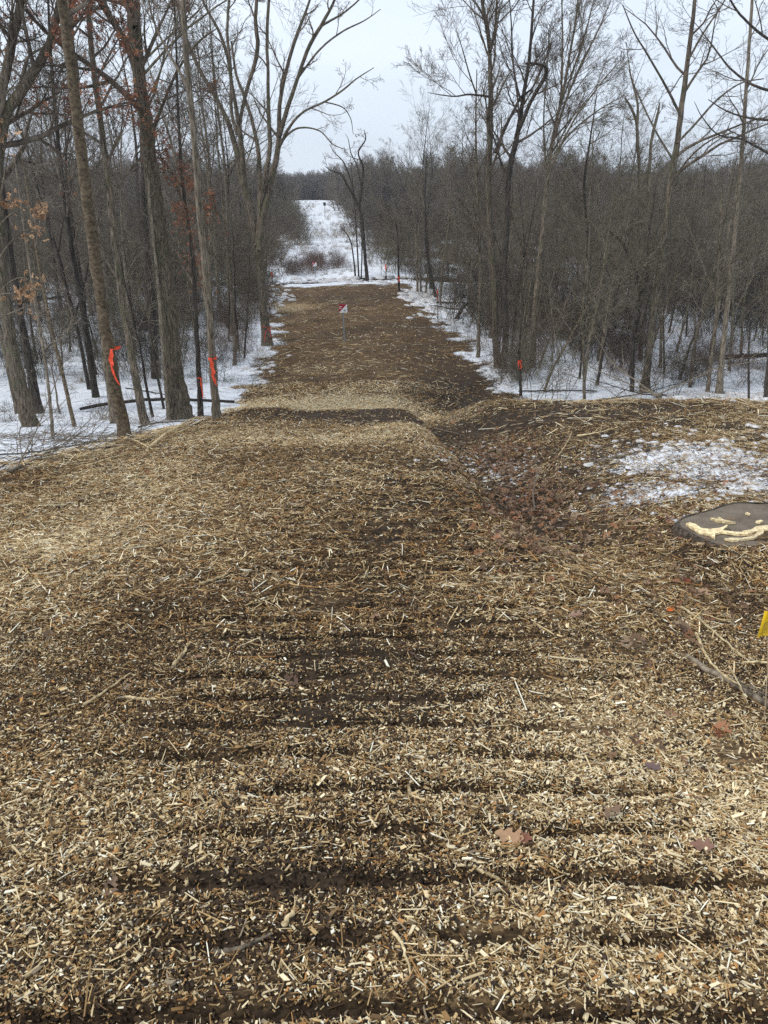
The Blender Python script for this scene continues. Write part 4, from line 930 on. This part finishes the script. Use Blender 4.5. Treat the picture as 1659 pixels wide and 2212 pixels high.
# ------------------------------------------------------------------ yellow pin flag
def pin_flag():
    p = hit(1657, 1560); Y = p[1]; b = on(p[0], Y, 0); t = empty('pin_flag', b, 'yellow plastic utility flag on a thin wire at the right edge', 'flag')
    top = P(1657, 1312, Y)-b; bot = np.zeros(3)
    V, Fq = tubes(spline(np.array([bot-[0, 0, .1], top*.5+[.002, 0, 0], top]), 10)[None], np.full((1, 10), .0016), 6)
    link('wire', mesh_np('wire', V, Fq, plain('wire_tan', (.55, .42, .28), .5)), t)
    my = plain('flag_yellow', (.93, .60, .03), .45, .12, 14)
    cor = [P(1650, 1317, Y)-b, P(1672, 1317, Y)-b, P(1632, 1374, Y-.01)-b, P(1672, 1371, Y-.01)-b]
    nx = 9; ny = 9; V = []
    for j in range(ny):
        for i in range(nx):
            s_, r_ = i/(nx-1), j/(ny-1)
            q = (cor[0]*(1-s_)+cor[1]*s_)*(1-r_)+(cor[2]*(1-s_)+cor[3]*s_)*r_
            V.append(q+np.array([0, -.006-.006*math.sin(s_*6+r_*2), 0]))
    V = np.array(V); idx = np.arange(nx*ny).reshape(ny, nx)
    Fq = np.stack([idx[:-1, :-1], idx[:-1, 1:], idx[1:, 1:], idx[1:, :-1]], -1).reshape(-1, 4)
    fl = link('flag', mesh_np('flag', V, Fq, my), t)
    # rows of small worn print, running up the flag
    rng = np.random.default_rng(3); pr = []
    ex = (cor[3]-cor[2]); ex /= np.linalg.norm(ex); up = np.array([0, 0, 1.])
    for rw in range(5):
        for cl in range(9):
            if rng.random() < .18: continue
            s_ = .22+.11*rw; r_ = .42+.055*cl
            q = (cor[0]*(1-s_)+cor[1]*s_)*(1-r_)+(cor[2]*(1-s_)+cor[3]*s_)*r_
            V2, F2 = box(0, 0, 0, .0035, .0008, .0032*(.6+.6*rng.random())); pr.append((V2+q+np.array([0, -.014, 0]), F2))
    V, Fq = merge(pr); link('print', mesh_np('print', V, Fq, plain('print_grey', (.16, .15, .10), .7), False), fl)
pin_flag()
# ------------------------------------------------------------------ sawn stump with fresh chips
def stump():
    rng = np.random.default_rng(8)
    c = hit(1640, 1139); ctr = np.array([c[0], c[1], 0.])
    aa = np.linspace(0, 6.28, 40); rx_, ry_ = .58*np.cos(aa), .45*np.sin(aa)
    ctr[2] = float(np.quantile(H(ctr[0]+rx_, ctr[1]+ry_)+ry_*math.tan(R_(2.5))-rx_*math.tan(R_(4)), .8))+.01
    t = empty('stump', ctr-[0, 0, .2], 'flat sawn grey tree stump with pale torn wood strips, at the right edge', 'stump')
    nr = 10; na = 56; a = np.arange(na)*2*math.pi/na
    prof = 1+.10*np.sin(a*2+.6)+.05*np.sin(a*5)+.05*(vn(a*2, a*0, 3)-.5)
    Rx, Ry = .56, .44
    def top_z(x, y): return .20 - .10*y/.33*1.0*0 + .012*(vn(x*12+9, y*12+9, 4)-.5)
    V = [(0, 0, .2)]
    for k in range(1, nr+1):
        for j in range(na):
            x = Rx*prof[j]*math.cos(a[j])*k/nr; y = Ry*prof[j]*math.sin(a[j])*k/nr
            V.append((x, y, float(top_z(x, y))))
    V = np.array(V); Fs = []
    Q = []
    for k in range(nr-1):
        for j in range(na):
            j2 = (j+1) % na; Q.append((1+k*na+j, 1+k*na+j2, 1+(k+1)*na+j2, 1+(k+1)*na+j))
    for j in range(na):
        Q.append((0, 1+j, 1+(j+1) % na, 0))
    Q = np.array(Q)
    m, tr, b = material('sawn_wood_grey', .85)
    o = N(tr, 'ShaderNodeTexCoord').outputs['Object']
    wv = N(tr, 'ShaderNodeTexWave', wave_type='RINGS', rings_direction='Z'); wv.inputs['Scale'].default_value = 14; wv.inputs['Distortion'].default_value = 2.2; wv.inputs['Detail'].default_value = 3
    tr.links.new(mapping(tr, o, (1, 1, .1)), wv.inputs['Vector'])
    n1 = noise(tr, o, 6, 5, .7); r = ramp(tr, [(.3, (.12, .092, .066)), (.7, (.235, .19, .14))]); tr.links.new(n1.outputs[0], r.inputs[0])
    tr.links.new(mixc(tr, .10, r.outputs[0], wv.outputs[0], 'OVERLAY'), b.inputs['Base Color']); bump(tr, b, wv.outputs[1] if len(wv.outputs) > 1 else wv.outputs[0], .3, .004)
    tilt = R_(-2.5)
    me = bpy.data.meshes.new('cut_face'); me.from_pydata([tuple(v) for v in V], [], [tuple(dict.fromkeys(q)) for q in Q.tolist()]); me.materials.append(m)
    cf = link('cut_face', me, t); cf.rotation_euler = (tilt, R_(-4), 0)
    # bark ring
    V = []; rows = [(1.0, .205), (1.05, .205), (1.09, .17), (1.11, .05), (1.16, -.25)]
    for rr, z in rows:
        for j in range(na):
            wob = 1+.05*(vn(a[j]*9+z*5, z*9, 6)-.5) if rr > 1.0 else 1
            V.append((Rx*prof[j]*math.cos(a[j])*rr*wob, Ry*prof[j]*math.sin(a[j])*rr*wob, z))
    Q = [(k*na+j, k*na+(j+1) % na, (k+1)*na+(j+1) % na, (k+1)*na+j) for k in range(4) for j in range(na)]
    bk = link('bark', mesh_np('bark', np.array(V), np.array(Q), M_rough), t); bk.rotation_euler = (tilt, R_(-4), 0)
    # pale torn strips on the face, in millimetres of the 2-D drawing
    polys = [[(-.33, .05), (-.29, .07), (-.26, .03), (-.25, -.03), (-.19, -.06), (-.10, -.04), (-.03, .0), (-.04, -.02), (-.11, -.08), (-.03, -.12), (.08, -.15), (.08, -.17), (-.03, -.16), (-.13, -.11), (-.19, -.13), (-.22, -.19), (-.24, -.13), (-.29, -.1), (-.31, -.03)],
             [(-.11, .12), (-.08, .12), (-.05, .10), (-.04, .13), (-.02, .12), (-.02, .08), (.05, .03), (.02, .02), (-.08, .07)],
             [(.02, -.12), (.10, -.10), (.16, -.06), (.27, -.05), (.31, -.08), (.26, -.12), (.18, -.11), (.12, -.13), (.06, -.15)],
             [(.16, -.11), (.19, -.12), (.15, -.17), (.05, -.23), (-.06, -.24), (-.02, -.21), (.06, -.20)],
             [(-.16, -.21), (-.10, -.21), (-.03, -.22), (-.07, -.245), (-.12, -.25)], [(.20, .02), (.25, .04), (.26, .02), (.22, .0)], [(.20, .17), (.22, .18), (.23, .15), (.21, .15)]]
    mw = bark('torn_pale_wood', (.66, .48, .24), (.95, .82, .52), 16, 1., .5)
    for pg in polys:
        pg = [(x-.22, y*1.25-.03) for x, y in pg]
        n = len(pg); V = [(x, y, .2165+.006*float(vn(x*30, y*30, 2))) for x, y in pg]+[(x*1.0, y, .203) for x, y in pg]
        Fc = [tuple(range(n))]+[(i, (i+1) % n, n+(i+1) % n, n+i) for i in range(n)]
        me = bpy.data.meshes.new('torn_strip'); me.from_pydata(V, [], Fc); me.materials.append(mw)
        link('torn_strip', me, cf)
stump()
# ------------------------------------------------------------------ fallen branches and sticks
def stick(name, label, pix, wpx, mat, kids_n=0, seed=1, lift=.03, cat='branch', hop=0., w1=None, group=None):
    rng = np.random.default_rng(seed); pts = []; n = len(pix)
    for i, q in enumerate(pix):
        u, v = q[:2]; up = q[2] if len(q) > 2 else 0.
        if len(q) > 3: pts.append(P(u, v, q[3])); continue
        p = hit(u, v); z = max(float(H(p[0], p[1])), 0) + lift + up; pts.append([p[0], p[1], z])
    pts = np.array(pts); L = np.linalg.norm(pts.mean(0)-EYE); b = pts[0].copy()
    t = empty(name, b, label, cat, group); s = spline(pts-b, 20); s[1:-1] += rng.normal(size=(18, 3))*wpx*L/F*.12
    r0 = wpx*L/F/2; r1 = r0*.45 if w1 is None else w1*L/F/2; rad = np.linspace(r0, r1, 20); rad[0] *= .8
    V, Fq = tubes(s[None], rad[None], 9)
    c0 = len(V); V = np.vstack([V, s[0], s[-1]]); F2 = [(i, (i+1) % 9, c0, c0) for i in range(9)]+[(c0-9+i, c0-9+(i+1) % 9, c0+1, c0+1) for i in range(9)]
    me = bpy.data.meshes.new('stem'); me.from_pydata([tuple(v) for v in V], [], [tuple(q) for q in Fq.tolist()]+[tuple(dict.fromkeys(q)) for q in F2]); me.materials.append(mat)
    me.polygons.foreach_set('use_smooth', [True]*len(me.polygons)); link('stem', me, t)
    if kids_n:
        ln = np.linalg.norm(np.diff(s, axis=0), axis=1).sum()
        p, d, l, r = kids(rng, s[None], rad[None], np.array([ln]), kids_n, .1, .95, 40, .4, .5, r0*.12)
        d[:, 2] = np.abs(d[:, 2])*.5+.03; pp, rr = chains(rng, p, d, l, r, r*.4, 7, .12, -.03); parts = [tubes(pp, rr, 5)]
        p, d, l, r = kids(rng, pp, rr, l, 4, .2, .95, 38, .45, .6, r0*.08)
        pp, rr = chains(rng, p, d, l, r, r*.5, 5, .14, -.02); parts.append(tubes(pp, rr, 4))
        V, Fq = merge(parts); link('side_twigs', mesh_np('side_twigs', V, Fq, mat), t)
    return t
stick('fallen_log', 'dark fallen log lying across the snow behind the left-hand trunks', [(173, 891), (260, 886, .15), (370, 880, .2), (507, 876, .05)], 7, M_dark, 0, 1, .06, 'log', w1=6)
stick('fallen_branch', 'broken bough caught level across the left-hand trunks, a little snow on it', [(-15, 650, 0, 19.), (60, 652, 0, 19.), (120, 642, 0, 19.2), (170, 636, 0, 19.4), (213, 624, 0, 19.5)], 4, M_dark, 14, 50)
stick('fallen_branch', 'dark upper branch crossing over the long fallen log', [(275, 869, .3), (330, 876, .3), (400, 884, .25)], 3, M_dark, 2, 2, .1)
stick('fallen_branch', 'long bare branch sweeping along the left snow edge to the nearest trunk foot', [(20, 1030), (80, 1000), (150, 985), (235, 972), (330, 955)], 6, M_stick, 12, 3, .04)
stick('fallen_branch', 'twiggy branch lying just above the long sweeping one', [(-10, 993), (80, 985), (180, 968), (300, 958)], 3.5, M_trunk, 14, 4, .06)
stick('fallen_branch', 'tangled twiggy branch on snow behind the sweeping one', [(90, 940), (170, 952), (260, 948), (330, 940)], 3, M_trunk, 14, 5, .08)
stick('fallen_branch', 'slender branch resting against the chips left of the thickest tree foot', [(300, 928), (340, 917), (390, 915), (425, 912)], 5, M_stick, 4, 6, .05)
stick('fallen_branch', 'fine branching twig spread over the lower left snow corner', [(0, 1020), (40, 1000), (110, 985), (190, 962)], 2.4, M_dark, 14, 7, .05)
stick('split_pole', 'long pale stripped pole lying slantwise on the chip edge', [(318, 985), (360, 950), (400, 925), (430, 905)], 5, M_split, 0, 8, .08, 'pole')
stick('split_pole', 'short pale splintered pole left of the slanting one', [(270, 955), (300, 962), (330, 975), (345, 978)], 4, M_split, 0, 9, .05, 'pole')
stick('splinter', 'pale splinter pointing up the bank below the stripped pole', [(190, 1012), (240, 995), (275, 985)], 3.5, M_split, 0, 10, .04)
stick('fallen_branch', 'grey limb dipping over the right bank crest', [(1425, 866), (1400, 852, .1), (1380, 835, .35), (1350, 826, .6)], 7, M_tan, 5, 11, .06, w1=3)
stick('fallen_branch', 'long thin bough reaching right along the bank crest', [(1290, 868), (1400, 862, .15), (1480, 850, .3), (1570, 838, .55)], 3, M_trunk, 8, 12, .05)
stick('fallen_branch', 'dark thin bough rising leftward from the bank crest', [(1440, 860), (1380, 862, .1), (1330, 858, .25), (1270, 850, .4)], 3, M_dark, 6, 13, .05)
stick('fallen_log', 'dark leaning log deep among the right-hand trees', [(1237, 705, .1), (1290, 690, .6), (1340, 676, .9), (1372, 655, 1.6)], 9, M_dark, 3, 14, .1, 'log', w1=7)
stick('fallen_log', 'dark straight log lying flat on snow behind the pink-ribboned sapling', [(1120, 847, .0), (1180, 846), (1240, 846), (1290, 848)], 3.5, M_dark, 0, 15, .05, 'log', w1=2.5)
stick('fallen_log', 'thick log lying near the right frame edge in the woods', [(1545, 790, .1), (1600, 786, .1), (1670, 784, .1)], 9, M_dark, 0, 16, .15, 'log', w1=9)
stick('fallen_log', 'short dark log on the snow right of the strip end', [(985, 690), (1010, 670, .3), (1040, 650, .6)], 8, M_dark, 3, 17, .1, 'log')
stick('fallen_branch', 'dark branch flat on snow beside the short log', [(940, 655), (1000, 658), (1075, 664)], 3, M_dark, 4, 18, .08)
stick('fallen_branch', 'brown stick half buried in the snow patch on the bank', [(1290, 1003), (1340, 990), (1385, 978), (1430, 968)], 8, M_stick, 1, 19, .02)
stick('fallen_branch', 'slim stick just above the half-buried one on the bank', [(1330, 985), (1375, 972), (1405, 962)], 3, M_stick, 0, 20, .02)
stick('splinter', 'forked pale splinter on dark earth of the right bank', [(1245, 948), (1280, 944), (1335, 930)], 3.5, M_split, 3, 21, .04)
stick('splinter', 'pale upright splinter in the gully', [(1205, 990, .0), (1222, 978, .1), (1232, 963, .16)], 3, M_split, 0, 22, .03)
stick('fallen_branch', 'grey stick lying down the left flank of the gully', [(905, 935), (960, 950), (1010, 985), (1055, 1010)], 3.5, M_stick, 5, 23, .04)
stick('fallen_branch', 'thin pale stick beside the gully stick', [(940, 930), (980, 940), (1005, 947)], 2.6, M_tan, 0, 24, .05)
stick('fallen_branch', 'mossy upright rod standing in the gully leaves', [(1155, 1120), (1150, 1090, .1), (1158, 1060, .2)], 5, M_stick, 0, 25, .02)
stick('splinter', 'orange split piece at the gully rim', [(1020, 1062), (1060, 1072), (1100, 1085)], 5, M_split, 0, 26, .02)
stick('fallen_branch', 'dark bent stick below the sawn stump', [(1555, 1196), (1590, 1200), (1610, 1222), (1650, 1240)], 5, M_dark, 0, 27, .02)
stick('fallen_branch', 'long curved pale stick below the stump', [(1395, 1232), (1440, 1222), (1480, 1212), (1520, 1205)], 3, M_split, 0, 28, .02)
stick('fallen_branch', 'grey branch running down off the right edge in the foreground', [(1480, 1425), (1540, 1465), (1600, 1500), (1680, 1545)], 11, M_stick, 5, 29, .02, w1=14)
stick('splinter', 'long straight yellow splinter left of the yellow flag', [(1470, 1320), (1530, 1370), (1580, 1415), (1625, 1455)], 6, M_split, 3, 30, .03)
stick('splinter', 'broken yellow strip just below the long straight splinter', [(1500, 1385), (1530, 1440), (1560, 1475), (1600, 1500)], 7, M_split, 2, 31, .03)
stick('splinter', 'pale splinter angled across the grey foreground branch', [(1570, 1460), (1590, 1500), (1610, 1540)], 4, M_split, 0, 32, .05)
stick('splinter', 'elbow-shaped pale strip beside the grey foreground branch', [(1600, 1448), (1655, 1455), (1645, 1500)], 5, M_split, 0, 33, .04)
stick('splinter', 'thin lower splinter at the right edge', [(1580, 1540), (1620, 1590), (1670, 1640)], 4, M_split, 1, 34, .02)
stick('fallen_branch', 'stubby grey mossy stick near the yellow flag', [(1575, 1356), (1600, 1363), (1630, 1358)], 8, M_stick, 0, 35, .01)
stick('splinter', 'pale splintered strip at left middle of the chips', [(180, 1535), (230, 1500), (285, 1462)], 6, M_split, 0, 36, .02)
stick('splinter', 'flat ochre strip right of the left-middle splinter', [(270, 1508), (320, 1514), (380, 1510)], 8, M_split, 0, 37, .015)
stick('splinter', 'splintered pale piece above the left-middle splinter', [(372, 1445), (398, 1415), (412, 1395)], 9, M_split, 1, 38, .02)
stick('splinter', 'long pale strip in the upper left of the chips', [(430, 1275), (460, 1262), (493, 1245)], 8, M_split, 0, 39, .02)
stick('splinter', 'white peeled stick near the bottom centre', [(850, 2018), (868, 2060), (887, 2130)], 8, M_split, 0, 40, .012)
stick('fallen_branch', 'grey barked stick at lower left of centre', [(460, 2065), (530, 2040), (590, 2022)], 12, M_stick, 0, 41, .01)
stick('splinter', 'thick fibrous piece at the lower left of centre', [(610, 2010), (635, 1980), (650, 1950)], 12, M_split, 1, 42, .01)
stick('splinter', 'upright brown splinter left of the oak leaf', [(885, 1740), (884, 1700), (880, 1668)], 9, M_split, 0, 43, .012)
stick('splinter', 'long jointed pale strip under the oak leaf', [(1010, 1880), (1060, 1890), (1120, 1905), (1150, 1925)], 9, M_split, 0, 44, .012)
stick('fallen_branch', 'purplish twig right of the oak leaf', [(1125, 1812), (1160, 1814), (1200, 1816)], 5, M_stick, 0, 45, .012)
stick('splinter', 'forked yellow splinter above the oak leaf', [(960, 1735), (1000, 1755), (1050, 1760)], 6, M_split, 1, 46, .012)
stick('splinter', 'pale stick slanting in the left foreground', [(205, 1640), (222, 1600), (235, 1575)], 5, M_split, 0, 47, .012)
stick('splinter', 'pale strip low on the left foreground edge', [(55, 2120), (85, 2085), (120, 2050)], 8, M_split, 0, 48, .012)
stick('splinter', 'long thin straw across the centre of the track', [(1030, 1258), (1090, 1250), (1140, 1240)], 5, M_split, 0, 49, .015)
# ------------------------------------------------------------------ single leaves near the camera
def single_leaf(label, u, v, size, col, rotz, curl=.25, oak=True):
    p = hit(u, v); L = np.linalg.norm(p-EYE); S = size*L/F
    if oak: o2 = np.concatenate([[(0, 0), (.06, .10), (.2, .2), (.28, .14), (.36, .30), (.50, .36), (.54, .2), (.62, .20), (.74, .40), (.84, .30), (.82, .14), (.92, .16), (1., .04)], np.array([(.93, -.10), (.86, -.07), (.80, -.26), (.68, -.34), (.6, -.14), (.5, -.14), (.42, -.30), (.3, -.28), (.22, -.1), (.1, -.08)])])
    else: o2 = np.array([(0, 0), (.1, .25), (.4, .38), (.75, .3), (1, .05), (.8, -.25), (.45, -.36), (.12, -.22)])
    n = len(o2); V = []; 
    mids = [(.2, 0), (.5, 0), (.8, 0)]
    for x, y in list(o2)+mids:
        V.append(((x-.5)*S, y*S, S*(curl*abs(y)+.12*(x-.5)**2+.02*math.sin(x*9))))
    Fs = []
    for i in range(n):
        j = (i+1) % n; x = (o2[i][0]+o2[j][0])/2; k = n+(0 if x < .35 else 1 if x < .65 else 2); Fs.append((i, j, k))
    for k in (0, 1):
        for sgn in (1, -1):
            side = [i for i in range(n) if o2[i][1]*sgn > 0]
            bx = .35 if k == 0 else .65
            b = min(side, key=lambda i: abs(o2[i][0]-bx)); Fs.append((n+k, n+k+1, b))
    me = bpy.data.meshes.new('oak_leaf' if oak else 'leaf'); me.from_pydata(V, [], Fs); me.materials.append(plain('leaf_colour', col, .6, .3, 60))
    o = link('oak_leaf' if oak else 'leaf', me, None, on(p[0], p[1], .018)); o.rotation_euler = (R_(6), R_(-8), rotz); tag(o, label, 'leaf')
single_leaf('large tan oak leaf lying on chips at lower right of centre', 1098, 1826, 60, (.40, .24, .13), R_(-28), .15)
single_leaf('dark red-brown leaf just right of the large tan oak leaf', 1133, 1836, 34, (.22, .09, .055), R_(60), .3)
single_leaf('small yellow leaf above right of the large oak leaf', 1142, 1799, 22, (.85, .68, .22), R_(-70), .15, False)
single_leaf('brown leaf at the right of the pale foreground chips', 1512, 1846, 44, (.24, .13, .09), R_(-15), .35)
single_leaf('rust leaf beside the yellow splinters on the right', 1550, 1592, 26, (.27, .10, .04), R_(80), .3)
single_leaf('bright orange curled leaf near the long splinter', 1448, 1326, 18, (.75, .2, .04), R_(20), .5, False)
single_leaf('rust-red upright leaf left of the dark hollow', 1483, 1258, 26, (.26, .07, .03), R_(75), .4)
single_leaf('pinkish brown leaf in the middle right chips', 1243, 1340, 30, (.30, .18, .13), R_(5), .3)
single_leaf('dull purple-brown leaf in the right pale chips', 1408, 1665, 34, (.15, .10, .09), R_(-40), .4)

# ------------------------------------------------------------------ haze in the air
def haze():
    me = mesh_np('haze', *box(0, 155, 8.6, 1160, 340, 22), None, False)
    m = bpy.data.materials.new('haze'); m.use_nodes = True; t = m.node_tree; t.nodes.clear()
    o = N(t, 'ShaderNodeOutputMaterial'); v = N(t, 'ShaderNodeVolumePrincipled')
    v.inputs['Color'].default_value = (.86, .91, 1., 1); v.inputs['Density'].default_value = .0006; v.inputs['Anisotropy'].default_value = .2
    t.links.new(v.outputs[0], o.inputs['Volume']); me.materials.append(m)
    ob = link('haze', me); tag(ob, 'thin winter haze in the air', kind='stuff'); ob.display_type = 'WIRE'
haze()
